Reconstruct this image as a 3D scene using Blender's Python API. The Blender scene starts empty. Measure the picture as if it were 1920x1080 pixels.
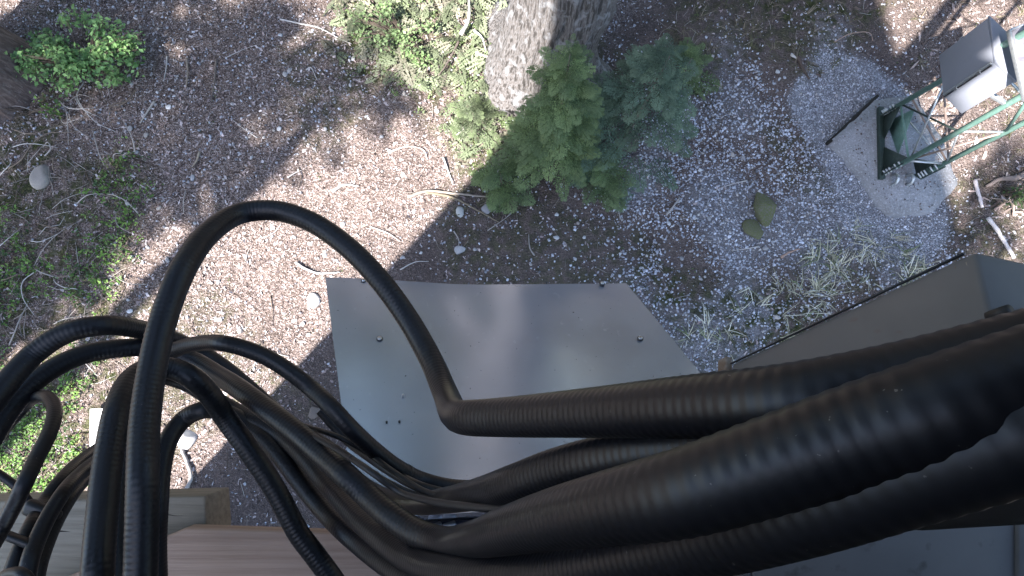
import bpy, math, random
import numpy as np
from mathutils import Vector, Matrix
R = math.radians
random.seed(7)
rng = np.random.default_rng(11)
scene = bpy.context.scene
COL = scene.collection

# ------------------------------------------------------------------ camera
CAM_H = 5.5                       # metres above the ground
F_PX = 1050.0                     # focal length in photo pixels (1920 wide)
PITCH = math.atan(180.0 / F_PX)   # tilt away from straight down
cam_d = bpy.data.cameras.new('camera'); cam = bpy.data.objects.new('camera', cam_d)
COL.objects.link(cam); scene.camera = cam
cam.location = (0, 0, CAM_H); cam.rotation_euler = (PITCH, 0, 0)
cam_d.sensor_width = 36.0; cam_d.lens = 36.0 * F_PX / 1920.0
cam_d.clip_start = 0.02; cam_d.clip_end = 2000.0

# ------------------------------------------------------------------ world and sun
SUN_EL = 50.0
SUN_AZ = np.array([-0.658, -0.753]); SUN_AZ = SUN_AZ / np.linalg.norm(SUN_AZ)   # horizontal direction towards the sun
world = bpy.data.worlds.new('World'); scene.world = world; world.use_nodes = True
wn = world.node_tree; wn.nodes.clear()
sky = wn.nodes.new('ShaderNodeTexSky'); sky.sky_type = 'NISHITA'; sky.sun_disc = False
sky.sun_elevation = R(SUN_EL); sky.sun_rotation = math.atan2(SUN_AZ[0], SUN_AZ[1])
bg = wn.nodes.new('ShaderNodeBackground'); bg.inputs[1].default_value = 0.125
wo = wn.nodes.new('ShaderNodeOutputWorld')
wn.links.new(sky.outputs[0], bg.inputs[0]); wn.links.new(bg.outputs[0], wo.inputs[0])
sun_d = bpy.data.lights.new('sun', 'SUN'); sun = bpy.data.objects.new('sun', sun_d); COL.objects.link(sun)
sun_d.energy = 5.0; sun_d.angle = R(0.53); sun_d.color = (1.0, 0.955, 0.91)
to_sun = Vector((SUN_AZ[0] * math.cos(R(SUN_EL)), SUN_AZ[1] * math.cos(R(SUN_EL)), math.sin(R(SUN_EL))))
sun.rotation_euler = to_sun.to_track_quat('Z', 'Y').to_euler(); sun.location = (-20, -20, 30)
scene.view_settings.view_transform = 'Standard'; scene.view_settings.look = 'None'
scene.view_settings.gamma = 1.0; scene.view_settings.use_curve_mapping = False
scene.view_settings.exposure = 2.2
scene.render.engine = 'CYCLES'
scene.cycles.use_denoising = True
scene.cycles.max_bounces = 6; scene.cycles.diffuse_bounces = 3; scene.cycles.glossy_bounces = 3
scene.cycles.transmission_bounces = 3; scene.cycles.transparent_max_bounces = 6

# ------------------------------------------------------------------ photo geometry helpers
_fw = np.array([0.0, math.sin(PITCH), -math.cos(PITCH)])
_up = np.array([0.0, math.cos(PITCH), math.sin(PITCH)])
_rt = np.array([1.0, 0.0, 0.0])
_c0 = np.array([0.0, 0.0, CAM_H])
def at(px, py, z):
    """world point seen at photo pixel (px, py) at depth z along the optical axis"""
    return _c0 + z * (_fw + (px - 960.0) / F_PX * _rt - (py - 540.0) / F_PX * _up)
def on_height(px, py, h=0.0):
    d = _fw + (px - 960.0) / F_PX * _rt - (py - 540.0) / F_PX * _up
    return _c0 + d * ((h - CAM_H) / d[2])
def proj(P):
    P = np.asarray(P, float) - _c0
    z = P @ _fw
    return 960.0 + F_PX * (P @ _rt) / z, 540.0 - F_PX * (P @ _up) / z
def G(px, py):
    p = on_height(px, py); return np.array([p[0], p[1], gh(p[0], p[1])])

# smooth noise from sums of sines
def _noise_set(n, lo, hi, seed):
    r = np.random.default_rng(seed); k = lo * (hi / lo) ** r.random(n); a = r.random(n) * 6.2832
    return k * np.cos(a), k * np.sin(a), r.random(n) * 6.2832
def noise2(x, y, st):
    x = np.asarray(x, float); y = np.asarray(y, float); s = np.zeros(np.broadcast(x, y).shape)
    for kx, ky, ph in zip(*st): s = s + np.sin(kx * x + ky * y + ph)
    return s / math.sqrt(len(st[0]) / 2.0)
N_BIG = _noise_set(10, 0.5, 1.6, 1); N_MID = _noise_set(14, 3.0, 9.0, 2); N_FINE = _noise_set(20, 14.0, 40.0, 3)
N_PATCH = _noise_set(12, 1.2, 4.0, 4); N_PATCH2 = _noise_set(12, 2.0, 7.0, 5); N_PATCH3 = _noise_set(12, 2.0, 8.0, 6)
def sstep(a, b, v): t = np.clip((v - a) / (b - a), 0, 1); return t * t * (3 - 2 * t)

def poly_dist(px, py, poly):
    """signed distance in pixels: positive inside the polygon"""
    px = np.asarray(px, float); py = np.asarray(py, float)
    n = len(poly); ins = np.zeros(px.shape, bool); dmin = np.full(px.shape, 1e9)
    for i in range(n):
        x0, y0 = poly[i]; x1, y1 = poly[(i + 1) % n]
        c = ((y0 > py) != (y1 > py)) & (px < (x1 - x0) * (py - y0) / (y1 - y0 + 1e-12) + x0); ins ^= c
        t = np.clip(((px - x0) * (x1 - x0) + (py - y0) * (y1 - y0)) / ((x1 - x0) ** 2 + (y1 - y0) ** 2), 0, 1)
        dmin = np.minimum(dmin, np.hypot(px - x0 - t * (x1 - x0), py - y0 - t * (y1 - y0)))
    return np.where(ins, dmin, -dmin)
P_PATH = [(1480, 190), (1545, 108), (1640, 100), (1690, 165), (1740, 235), (1785, 330), (1795, 440), (1730, 500), (1640, 470), (1585, 400), (1560, 330), (1500, 250)]
P_GRAVEL = [(1120, 380), (1180, 310), (1310, 180), (1390, 90), (1560, 80), (1700, 170), (1800, 340), (1810, 520), (1560, 640), (1330, 760), (1230, 640), (1180, 520), (1230, 430)]
P_SHRUBLAND = [(-300, 230), (90, 210), (230, 300), (250, 420), (230, 520), (260, 640), (260, 800), (180, 960), (-300, 1000)]
P_TREEBASE = [(640, -40), (960, -40), (950, 180), (960, 280), (860, 310), (740, 210), (660, 130)]
P_BROWNGRASS = [(1250, -60), (1680, -60), (1690, 90), (1540, 105), (1420, 130), (1300, 170), (1240, 100)]
P_DRYGRASS = [(1190, 500), (1300, 470), (1480, 520), (1660, 470), (1780, 470), (1500, 640), (1330, 740), (1240, 640)]
P_STRIP = [(1665, -60), (1800, -60), (2100, -60), (2100, 600), (1860, 520), (1800, 440), (1760, 290), (1700, 180)]
def zone(x, y):
    px, py = proj(np.stack([x, y, np.zeros_like(x)], -1))
    w = 22 * noise2(x, y, N_PATCH2)
    z = {}
    for k, p, s in (('path', P_PATH, 12), ('gravel', P_GRAVEL, 60), ('shrub', P_SHRUBLAND, 35), ('tree', P_TREEBASE, 30), ('brown', P_BROWNGRASS, 35), ('dry', P_DRYGRASS, 40), ('strip', P_STRIP, 14)):
        z[k] = sstep(-s, s, poly_dist(px, py, p) + (w if k not in ('path', 'strip') else w * .4))
    z['px'] = px; z['py'] = py
    return z
def gh(x, y):
    """ground height"""
    x = np.asarray(x, float); y = np.asarray(y, float)
    near = np.exp(-((x / 14) ** 2 + (y / 14) ** 2))
    h = (0.05 * noise2(x, y, N_BIG) * .6 + 0.014 * noise2(x, y, N_MID)) * near
    # the ground levels out under the concrete pad and path
    px, py = proj(np.stack(np.broadcast_arrays(x, y, np.zeros_like(x)), -1))
    flat = sstep(-60, 30, poly_dist(px, py, P_PATH))
    return h * (1 - flat)

# ------------------------------------------------------------------ mesh helpers
def tag(o, label=None, cat=None, group=None, kind=None):
    if label: o['label'] = label
    if cat: o['category'] = cat
    if group: o['group'] = group
    if kind: o['kind'] = kind
    return o
def np_mesh(name, V, faces, mat, col=None, smooth=False, parent=None):
    """faces: list of int arrays, each (M, k)"""
    me = bpy.data.meshes.new(name); V = np.asarray(V, np.float32)
    faces = [np.asarray(f, np.int32) for f in (faces if isinstance(faces, list) else [faces]) if len(f)]
    loops = np.concatenate([f.ravel() for f in faces]); cnt = np.concatenate([np.full(len(f), f.shape[1], np.int32) for f in faces])
    start = np.concatenate([[0], np.cumsum(cnt)[:-1]]).astype(np.int32)
    me.vertices.add(len(V)); me.vertices.foreach_set('co', V.ravel())
    me.loops.add(len(loops)); me.loops.foreach_set('vertex_index', loops)
    me.polygons.add(len(cnt)); me.polygons.foreach_set('loop_start', start); me.polygons.foreach_set('loop_total', cnt)
    if smooth: me.polygons.foreach_set('use_smooth', np.ones(len(cnt), bool))
    if col is not None:
        a = me.attributes.new('Col', 'FLOAT_COLOR', 'POINT')
        c = np.ones((len(V), 4), np.float32); c[:, :3] = col; a.data.foreach_set('color', c.ravel())
    me.update(calc_edges=True); me.validate()
    if mat: me.materials.append(mat)
    o = bpy.data.objects.new(name, me); COL.objects.link(o)
    if parent: o.parent = parent
    return o
def rot_yaw_tilt(n, tilt, r=rng, yaw=None):
    a = r.random(n) * 6.2832 if yaw is None else yaw
    tx = r.normal(0, tilt, n); ty = r.normal(0, tilt, n)
    ca, sa = np.cos(a), np.sin(a); cx, sx = np.cos(tx), np.sin(tx); cy, sy = np.cos(ty), np.sin(ty); z = np.zeros(n); o = np.ones(n)
    Rz = np.stack([np.stack([ca, -sa, z], -1), np.stack([sa, ca, z], -1), np.stack([z, z, o], -1)], 1)
    Rx = np.stack([np.stack([o, z, z], -1), np.stack([z, cx, -sx], -1), np.stack([z, sx, cx], -1)], 1)
    Ry = np.stack([np.stack([cy, z, sy], -1), np.stack([z, o, z], -1), np.stack([-sy, z, cy], -1)], 1)
    return Rz @ Rx @ Ry
def scatter(bases, F, pos, rot, scl, col):
    """bases: (K, nv, 3) shape variants with the same faces F; returns merged verts, faces, colours"""
    bases = np.asarray(bases); n = len(pos); k = rng.integers(0, len(bases), n)
    v = bases[k] * scl[:, None, :]
    v = np.einsum('nij,nvj->nvi', rot, v) + pos[:, None, :]
    nv = bases.shape[1]
    f = (np.asarray(F)[None] + (np.arange(n) * nv)[:, None, None]).reshape(-1, np.asarray(F).shape[1])
    c = np.repeat(col, nv, axis=0)
    return v.reshape(-1, 3), f, c
def merge(parts):
    V = []; Fs = []; C = []; n = 0
    for v, f, c in parts:
        V.append(v); Fs.append(f + n); C.append(c); n += len(v)
    return np.concatenate(V), Fs, np.concatenate(C)
def ico(jit, seed):
    t = (1 + 5 ** .5) / 2
    v = np.array([(-1, t, 0), (1, t, 0), (-1, -t, 0), (1, -t, 0), (0, -1, t), (0, 1, t), (0, -1, -t), (0, 1, -t), (t, 0, -1), (t, 0, 1), (-t, 0, -1), (-t, 0, 1)], float)
    v /= np.linalg.norm(v[0]); r = np.random.default_rng(seed)
    return v * (1 + r.normal(0, jit, (12, 1))) + r.normal(0, jit * .5, (12, 3))
ICO_F = np.array([(0, 11, 5), (0, 5, 1), (0, 1, 7), (0, 7, 10), (0, 10, 11), (1, 5, 9), (5, 11, 4), (11, 10, 2), (10, 7, 6), (7, 1, 8), (3, 9, 4), (3, 4, 2), (3, 2, 6), (3, 6, 8), (3, 8, 9), (4, 9, 5), (2, 4, 11), (6, 2, 10), (8, 6, 7), (9, 8, 1)])
_cube = np.array([(-1, -1, -1), (1, -1, -1), (1, 1, -1), (-1, 1, -1), (-1, -1, 1), (1, -1, 1), (1, 1, 1), (-1, 1, 1)], float) * .72
PEBBLES = np.array([_cube * (1 + np.random.default_rng(s + 300).normal(0, .12, (8, 1))) + np.random.default_rng(s + 400).normal(0, .14, (8, 3)) for s in range(24)])
PEB_F = np.array([(3, 2, 1, 0), (4, 5, 6, 7), (0, 1, 5, 4), (1, 2, 6, 5), (2, 3, 7, 6), (3, 0, 4, 7)])
STONES = np.array([ico(.17, s) for s in range(24)])
LEAF_F = np.array([(0, 1, 2), (0, 2, 3)])
def leaf_shape(w, fold, bend): return np.array([(0, 0, 0), (.45, -w, fold), (1, 0, -bend), (.45, w, fold)], float)
BROAD = np.array([leaf_shape(w, f, b) for w, f, b in ((.30, .10, .08), (.34, .06, .16), (.27, .14, .02), (.32, .02, .22))])
NEEDLE = np.array([leaf_shape(w, f, b) for w, f, b in ((.16, .03, .1), (.2, .02, .05), (.13, .05, .15))])
CHIP_F = np.array([(0, 1, 2, 3), (3, 2, 5, 4)])
def chip(w, c, t, s):
    r = np.random.default_rng(s); j = lambda: r.normal(0, .07)
    return np.array([(-.5 + j(), -w + j(), 0), (-.5 + j(), w * .7 + j(), t), (0 + j(), w + j(), c), (0 + j(), -w + j(), c), (.5 + j(), -w * .6 + j(), -t), (.5 + j(), w * .8 + j(), 0)])
CHIPS = np.array([chip(w, c, t, i) for i, (w, c, t) in enumerate([(.2, .14, .04), (.12, .1, .02), (.3, .2, -.05), (.16, -.05, .08), (.4, .12, .1), (.08, .15, 0), (.25, .05, .02), (.1, .02, .05)])])

def cr_spline(P, step):
    """Catmull-Rom through the rows of P, resampled at even steps of arc length"""
    P = np.asarray(P, float); Q = np.vstack([2 * P[0] - P[1], P, 2 * P[-1] - P[-2]]); out = []
    for i in range(1, len(Q) - 2):
        p0, p1, p2, p3 = Q[i - 1:i + 3]
        t0 = 0; d = lambda a, b: max(np.linalg.norm((b - a)[:3]) ** .5, 1e-4)
        t1 = t0 + d(p0, p1); t2 = t1 + d(p1, p2); t3 = t2 + d(p2, p3)
        for t in np.linspace(t1, t2, 40, endpoint=False):
            a1 = (t1 - t) / (t1 - t0) * p0 + (t - t0) / (t1 - t0) * p1; a2 = (t2 - t) / (t2 - t1) * p1 + (t - t1) / (t2 - t1) * p2; a3 = (t3 - t) / (t3 - t2) * p2 + (t - t2) / (t3 - t2) * p3
            b1 = (t2 - t) / (t2 - t0) * a1 + (t - t0) / (t2 - t0) * a2; b2 = (t3 - t) / (t3 - t1) * a2 + (t - t1) / (t3 - t1) * a3
            out.append((t2 - t) / (t2 - t1) * b1 + (t - t1) / (t2 - t1) * b2)
    out = np.array(out + [P[-1]])
    s = np.concatenate([[0], np.cumsum(np.linalg.norm(np.diff(out[:, :3], axis=0), axis=1))])
    n = max(2, int(s[-1] / step)); u = np.linspace(0, s[-1], n + 1)
    return np.stack([np.interp(u, s, out[:, k]) for k in range(out.shape[1])], -1), u
def tube_arrays(C, rad, seg=8, cap=True):
    C = np.asarray(C, float); n = len(C); T = np.gradient(C, axis=0); T /= np.linalg.norm(T, axis=1, keepdims=True) + 1e-12
    rad = np.broadcast_to(rad, (n,))
    a = np.array([0, 0, 1.0]) if abs(T[0][2]) < .9 else np.array([1.0, 0, 0])
    N = np.zeros_like(T); v = np.cross(T[0], a); N[0] = v / np.linalg.norm(v)
    for i in range(1, n):
        v = N[i - 1] - T[i] * (N[i - 1] @ T[i]); N[i] = v / (np.linalg.norm(v) + 1e-12)
    B = np.cross(T, N); th = np.arange(seg) * 2 * math.pi / seg
    V = C[:, None] + rad[:, None, None] * (np.cos(th)[None, :, None] * N[:, None] + np.sin(th)[None, :, None] * B[:, None])
    V = V.reshape(-1, 3); i = np.arange(n - 1)[:, None] * seg; j = np.arange(seg)[None]; k = (j + 1) % seg
    F = np.stack([i + j, i + k, i + seg + k, i + seg + j], -1).reshape(-1, 4)
    faces = [F]
    if cap: faces.append(np.stack([np.arange(seg)[::-1], (n - 1) * seg + np.arange(seg)]))
    return V, faces
def tube(name, pts, r, mat, seg=8, parent=None, step=None, r_end=None, col=None):
    pts = np.asarray(pts, float)
    C = cr_spline(pts, step)[0] if step else pts
    rad = np.linspace(r, r if r_end is None else r_end, len(C))
    V, F = tube_arrays(C, rad, seg)
    return np_mesh(name, V, F, mat, smooth=True, parent=parent, col=col)
def bar(p, q, w, h, up=(0, 0, 1)):
    """box between two points, w across, h along up"""
    p = np.asarray(p, float); q = np.asarray(q, float); t = q - p; t /= np.linalg.norm(t); u = np.asarray(up, float)
    s = np.cross(t, u); s /= np.linalg.norm(s); u = np.cross(s, t)
    V = [b + s * a * w / 2 + u * c * h / 2 for b in (p, q) for a, c in ((-1, -1), (1, -1), (1, 1), (-1, 1))]
    return np.array(V), BOX_F
BOX_F = np.array([(3, 2, 1, 0), (4, 5, 6, 7), (0, 1, 5, 4), (1, 2, 6, 5), (2, 3, 7, 6), (3, 0, 4, 7)])
def bevel(o, w=.004, seg=2):
    m = o.modifiers.new('bevel', 'BEVEL'); m.width = w; m.segments = seg; m.limit_method = 'ANGLE'; return o
def hexa(name, V8, mat, parent=None, bw=.003):
    o = np_mesh(name, np.asarray(V8), BOX_F, mat, parent=parent)
    import bmesh
    bm = bmesh.new(); bm.from_mesh(o.data); bmesh.ops.recalc_face_normals(bm, faces=bm.faces); bm.to_mesh(o.data); bm.free()
    return bevel(o, bw) if bw else o
def barobj(name, p, q, w, h, mat, up=(0, 0, 1), parent=None, bw=.003):
    V, F = bar(p, q, w, h, up); return hexa(name, V, mat, parent, bw)
def empty(name, loc):
    o = bpy.data.objects.new(name, None); COL.objects.link(o); o.location = loc; o.empty_display_size = .1; return o
def under(root, o):
    """parent o (built in world coordinates) under an Empty root"""
    o.parent = root; o.matrix_parent_inverse = Matrix.Translation(root.location).inverted(); return o

# ------------------------------------------------------------------ materials
def mat(name, col=(.5, .5, .5), rough=.6, metal=0.0, attr=False, noise=None, bump=None, spec=None, trans=None, rough_var=None):
    m = bpy.data.materials.new(name); m.use_nodes = True; nt = m.node_tree; N = nt.nodes; L = nt.links
    b = N['Principled BSDF']; b.inputs['Roughness'].default_value = rough; b.inputs['Metallic'].default_value = metal
    if spec is not None: b.inputs['Specular IOR Level'].default_value = spec
    tc = N.new('ShaderNodeTexCoord')
    src = None
    if attr:
        a = N.new('ShaderNodeAttribute'); a.attribute_name = 'Col'; src = a.outputs['Color']
    else:
        c = N.new('ShaderNodeRGB'); c.outputs[0].default_value = (*col, 1); src = c.outputs[0]
    for (sc, det, lo, hi, c2, stretch) in (noise or []):
        mp = N.new('ShaderNodeMapping'); mp.inputs['Scale'].default_value = stretch; L.new(tc.outputs['Object'], mp.inputs[0])
        n = N.new('ShaderNodeTexNoise'); n.inputs['Scale'].default_value = sc; n.inputs['Detail'].default_value = det; L.new(mp.outputs[0], n.inputs['Vector'])
        r = N.new('ShaderNodeMapRange'); r.inputs[1].default_value = lo; r.inputs[2].default_value = hi; L.new(n.outputs[0], r.inputs[0])
        x = N.new('ShaderNodeMix'); x.data_type = 'RGBA'; L.new(r.outputs[0], x.inputs[0]); L.new(src, x.inputs[6])
        x.inputs[7].default_value = (*c2, 1); src = x.outputs[2]
    L.new(src, b.inputs['Base Color'])
    if rough_var:
        sc, lo, hi, st = rough_var
        mp = N.new('ShaderNodeMapping'); mp.inputs['Scale'].default_value = st; L.new(tc.outputs['Object'], mp.inputs[0])
        n = N.new('ShaderNodeTexNoise'); n.inputs['Scale'].default_value = sc; n.inputs['Detail'].default_value = 5; L.new(mp.outputs[0], n.inputs['Vector'])
        r = N.new('ShaderNodeMapRange'); r.inputs[1].default_value = .3; r.inputs[2].default_value = .7; r.inputs[3].default_value = lo; r.inputs[4].default_value = hi
        L.new(n.outputs[0], r.inputs[0]); L.new(r.outputs[0], b.inputs['Roughness'])
    prev = None
    for (sc, det, strength, dist, stretch) in (bump or []):
        mp = N.new('ShaderNodeMapping'); mp.inputs['Scale'].default_value = stretch; L.new(tc.outputs['Object'], mp.inputs[0])
        n = N.new('ShaderNodeTexNoise'); n.inputs['Scale'].default_value = sc; n.inputs['Detail'].default_value = det; L.new(mp.outputs[0], n.inputs['Vector'])
        bp = N.new('ShaderNodeBump'); bp.inputs['Strength'].default_value = strength; bp.inputs['Distance'].default_value = dist
        L.new(n.outputs[0], bp.inputs['Height'])
        if prev: L.new(prev.outputs[0], bp.inputs['Normal'])
        prev = bp
    if prev: L.new(prev.outputs[0], b.inputs['Normal'])
    if trans:
        t = N.new('ShaderNodeBsdfTranslucent'); L.new(src, t.inputs[0]); x = N.new('ShaderNodeMixShader'); x.inputs[0].default_value = trans
        L.new(b.outputs[0], x.inputs[1]); L.new(t.outputs[0], x.inputs[2]); L.new(x.outputs[0], N['Material Output'].inputs[0])
    return m
I3 = (1, 1, 1)
M = {}
M['stone'] = mat('stone', rough=.8, attr=True, noise=[(60, 4, .45, .75, (.12, .11, .10), I3)], bump=[(120, 3, .3, .002, I3)])
M['pebble'] = mat('pebble', rough=.85, attr=True)
M['litter'] = mat('litter', rough=.85, attr=True, spec=.2)
M['leaf'] = mat('leaf', rough=.5, attr=True, trans=.3, spec=.3)
M['needle'] = mat('needle', rough=.6, attr=True, trans=.25, spec=.2)
M['twig'] = mat('twig', rough=.85, attr=True, bump=[(80, 3, .4, .002, (1, 1, 1))])
M['bark'] = mat('bark', (.10, .088, .082), .95, noise=[(90, 6, .42, .62, (.145, .137, .137), (1, 1, .3)), (48, 6, .50, .60, (.04, .035, .032), (1, 1, .12)), (11, 8, .55, .66, (.205, .205, .212), (1, 1, .8))],
                bump=[(34, 6, 1.0, .03, (1, 1, .15)), (110, 3, .6, .008, (1, 1, .5))])
M['bark_brown'] = mat('bark_brown', (.11, .078, .068), .95, noise=[(32, 6, .45, .65, (.19, .145, .13), (1, 1, .3)), (40, 3, .6, .75, (.2, .18, .17), I3)],
                      bump=[(20, 6, 1.0, .03, (1, 1, .2)), (90, 3, .5, .008, (1, 1, .5))])
M['cable'] = mat('cable', (.0055, .006, .0085), .40, spec=.42, noise=[(60, 4, .6, .85, (.010, .010, .012), I3), (420, 2, .735, .76, (.09, .085, .08), I3)], rough_var=(14, .38, .48, I3))
M['wire'] = mat('wire', (.012, .012, .013), .5)
M['tie'] = mat('tie', (.008, .008, .009), .45)
M['aluminium'] = mat('aluminium', (.55, .57, .64), .34, .72, noise=[(5, 4, .45, .8, (.50, .515, .58), I3), (2.5, 5, .58, .75, (.46, .47, .52), I3), (170, 2, .745, .765, (.10, .10, .11), I3), (60, 5, .66, .74, (.60, .62, .70), (1, .2, 1))],
                     rough_var=(9, .17, .25, I3), bump=[(3.2, 2, .03, .03, I3), (220, 2, .05, .001, (1, .04, 1))])
M['bolt'] = mat('bolt', (.5, .5, .5), .35, 1.0)
M['dark_bolt'] = mat('dark_bolt', (.05, .05, .05), .5, .6)
M['navy'] = mat('navy', (.03, .033, .05), .5, noise=[(20, 3, .5, .7, (.05, .05, .06), I3)])
M['steel_grey'] = mat('steel_grey', (.135, .128, .12), .55, .0, noise=[(9, 5, .5, .75, (.11, .105, .098), I3), (28, 5, .66, .74, (.12, .07, .045), (1, 1, .3))], bump=[(60, 3, .08, .002, I3)], rough_var=(8, .45, .65, I3))
M['grey_panel'] = mat('grey_panel', (.13, .122, .115), .6, spec=.2, noise=[(8, 5, .5, .8, (.10, .095, .09), I3), (30, 5, .62, .72, (.07, .062, .055), I3)])
M['rust'] = mat('rust', (.16, .10, .06), .85, noise=[(40, 4, .4, .65, (.28, .24, .2), I3)])
M['black_plastic'] = mat('black_plastic', (.018, .016, .014), .6, noise=[(15, 3, .5, .7, (.03, .026, .022), I3)])
def wood(name, c1, c2, c3, axis):
    st = [95, 95, 95]; st[axis] = 2.2
    st2 = [240, 240, 240]; st2[axis] = 7
    return mat(name, c1, .8, noise=[(1.0, 6, .38, .68, c2, tuple(st)), (2.2, 4, .6, .85, c3, tuple(st2))], bump=[(1.0, 6, .5, .003, tuple(st2))], spec=.2)
M['timber'] = wood('timber', (.31, .27, .21), (.22, .19, .145), (.40, .36, .29), 0)
M['plank'] = wood('plank', (.43, .305, .23), (.34, .23, .17), (.50, .37, .29), 0)
M['pole_wood'] = wood('pole_wood', (.16, .12, .09), (.1, .075, .055), (.2, .16, .12), 2)
M['green_steel'] = mat('green_steel', (.11, .20, .165), .55, .0, noise=[(25, 4, .5, .75, (.16, .25, .22), I3), (60, 4, .62, .75, (.05, .06, .05), I3)])
M['dark_green'] = mat('dark_green', (.02, .035, .03), .6, noise=[(30, 4, .5, .75, (.04, .06, .05), I3)])
M['galvanised'] = mat('galvanised', (.5, .52, .53), .45, .7, noise=[(50, 3, .4, .7, (.36, .38, .4), I3)])
M['brown_steel'] = mat('brown_steel', (.23, .17, .145), .7)
M['box_grey'] = mat('box_grey', (.215, .225, .26), .4, .0, noise=[(7, 4, .5, .8, (.19, .20, .23), I3)], spec=.4)
M['white_paint'] = mat('white_paint', (.8, .8, .78), .5, noise=[(14, 4, .55, .8, (.66, .65, .6), I3)])
M['plastic_sheet'] = mat('plastic_sheet', (.2, .195, .23), .35, noise=[(9, 5, .45, .62, (.12, .115, .14), (1, 2.2, 1))], bump=[(8, 4, .6, .03, I3)])
M['concrete'] = mat('concrete', (.235, .235, .25), .9, noise=[(3.0, 6, .42, .66, (.17, .17, .18), I3), (45, 4, .52, .7, (.33, .335, .36), I3), (120, 2, .6, .7, (.1, .1, .1), I3)], bump=[(90, 4, .5, .004, I3)])
M['moss'] = mat('moss', (.12, .14, .05), .95, attr=False, noise=[(70, 4, .45, .65, (.20, .225, .08), I3), (13, 4, .45, .6, (.20, .175, .14), I3)], bump=[(120, 3, 1, .012, I3)])
M['crack'] = mat('crack', (.012, .010, .008), .95)
M['render_wall'] = mat('render_wall', (.35, .34, .32), .9, noise=[(3, 4, .4, .7, (.28, .27, .26), I3)])
M['roof_metal'] = mat('roof_metal', (.1, .12, .11), .5)

# ground: soil, litter, fine path gravel, weighted by painted zones; litter brightens the sunlit side
def ground_material():
    m = bpy.data.materials.new('soil'); m.use_nodes = True; nt = m.node_tree; N = nt.nodes; L = nt.links; b = N['Principled BSDF']
    b.inputs['Roughness'].default_value = .95; b.inputs['Specular IOR Level'].default_value = .1
    tc = N.new('ShaderNodeTexCoord'); at_ = N.new('ShaderNodeAttribute'); at_.attribute_name = 'Col'
    sep = N.new('ShaderNodeSeparateColor'); L.new(at_.outputs['Color'], sep.inputs[0])
    def noise(sc, det, lo, hi):
        n = N.new('ShaderNodeTexNoise'); n.inputs['Scale'].default_value = sc; n.inputs['Detail'].default_value = det; L.new(tc.outputs['Object'], n.inputs['Vector'])
        r = N.new('ShaderNodeMapRange'); r.inputs[1].default_value = lo; r.inputs[2].default_value = hi; L.new(n.outputs[0], r.inputs[0]); return r.outputs[0], n
    def mix(f, a, c):
        x = N.new('ShaderNodeMix'); x.data_type = 'RGBA'
        if isinstance(f, float): x.inputs[0].default_value = f
        else: L.new(f, x.inputs[0])
        for s, k in ((a, 6), (c, 7)):
            if isinstance(s, tuple): x.inputs[k].default_value = (*s, 1)
            else: L.new(s, x.inputs[k])
        return x.outputs[2]
    def vor(sc, rnd=1.0):
        v = N.new('ShaderNodeTexVoronoi'); v.inputs['Scale'].default_value = sc; L.new(tc.outputs['Object'], v.inputs['Vector']); return v
    soil = mix(noise(3.5, 6, .4, .65)[0], (.075, .06, .056), (.115, .09, .082))
    soil = mix(noise(55, 5, .5, .68)[0], soil, (.19, .145, .125))
    soil = mix(noise(140, 3, .58, .7)[0], soil, (.035, .027, .023))
    # litter cells: each bit of bark its own tone
    v = vor(75); cr = N.new('ShaderNodeValToRGB'); sv = N.new('ShaderNodeSeparateColor'); L.new(v.outputs['Color'], sv.inputs[0]); L.new(sv.outputs[0], cr.inputs[0])
    e = cr.color_ramp.elements; e[0].color = (.05, .038, .034, 1); e[1].color = (.42, .36, .335, 1)
    for p, c in ((.35, (.17, .13, .115, 1)), (.7, (.30, .24, .22, 1))): k = e.new(p); k.color = c
    lit = mix(noise(120, 3, .45, .6)[0], cr.outputs[0], (.08, .06, .05))
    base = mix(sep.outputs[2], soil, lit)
    # fine path gravel
    v2 = vor(130); cr2 = N.new('ShaderNodeValToRGB'); s2 = N.new('ShaderNodeSeparateColor'); L.new(v2.outputs['Color'], s2.inputs[0]); L.new(s2.outputs[1], cr2.inputs[0])
    e = cr2.color_ramp.elements; e[0].color = (.10, .10, .11, 1); e[1].color = (.50, .51, .55, 1); k = e.new(.6); k.color = (.24, .245, .265, 1)
    grav = mix(noise(4, 4, .4, .7)[0], cr2.outputs[0], (.19, .185, .19))
    base = mix(sep.outputs[0], base, grav)
    # moss and green dust
    green = mix(noise(30, 5, .45, .6)[0], (.04, .045, .02), (.075, .08, .035))
    gm = N.new('ShaderNodeMath'); gm.operation = 'MULTIPLY'; L.new(sep.outputs[1], gm.inputs[0]); L.new(noise(9, 5, .42, .6)[0], gm.inputs[1])
    base = mix(gm.outputs[0], base, green)
    L.new(base, b.inputs['Base Color'])
    b1 = N.new('ShaderNodeBump'); b1.inputs['Strength'].default_value = .9; b1.inputs['Distance'].default_value = .012; L.new(v.outputs['Distance'], b1.inputs['Height'])
    b2 = N.new('ShaderNodeBump'); b2.inputs['Strength'].default_value = .8; b2.inputs['Distance'].default_value = .02
    L.new(noise(45, 6, 0, 1)[1].outputs[0], b2.inputs['Height']); L.new(b1.outputs[0], b2.inputs['Normal']); L.new(b2.outputs[0], b.inputs['Normal'])
    return m

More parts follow.
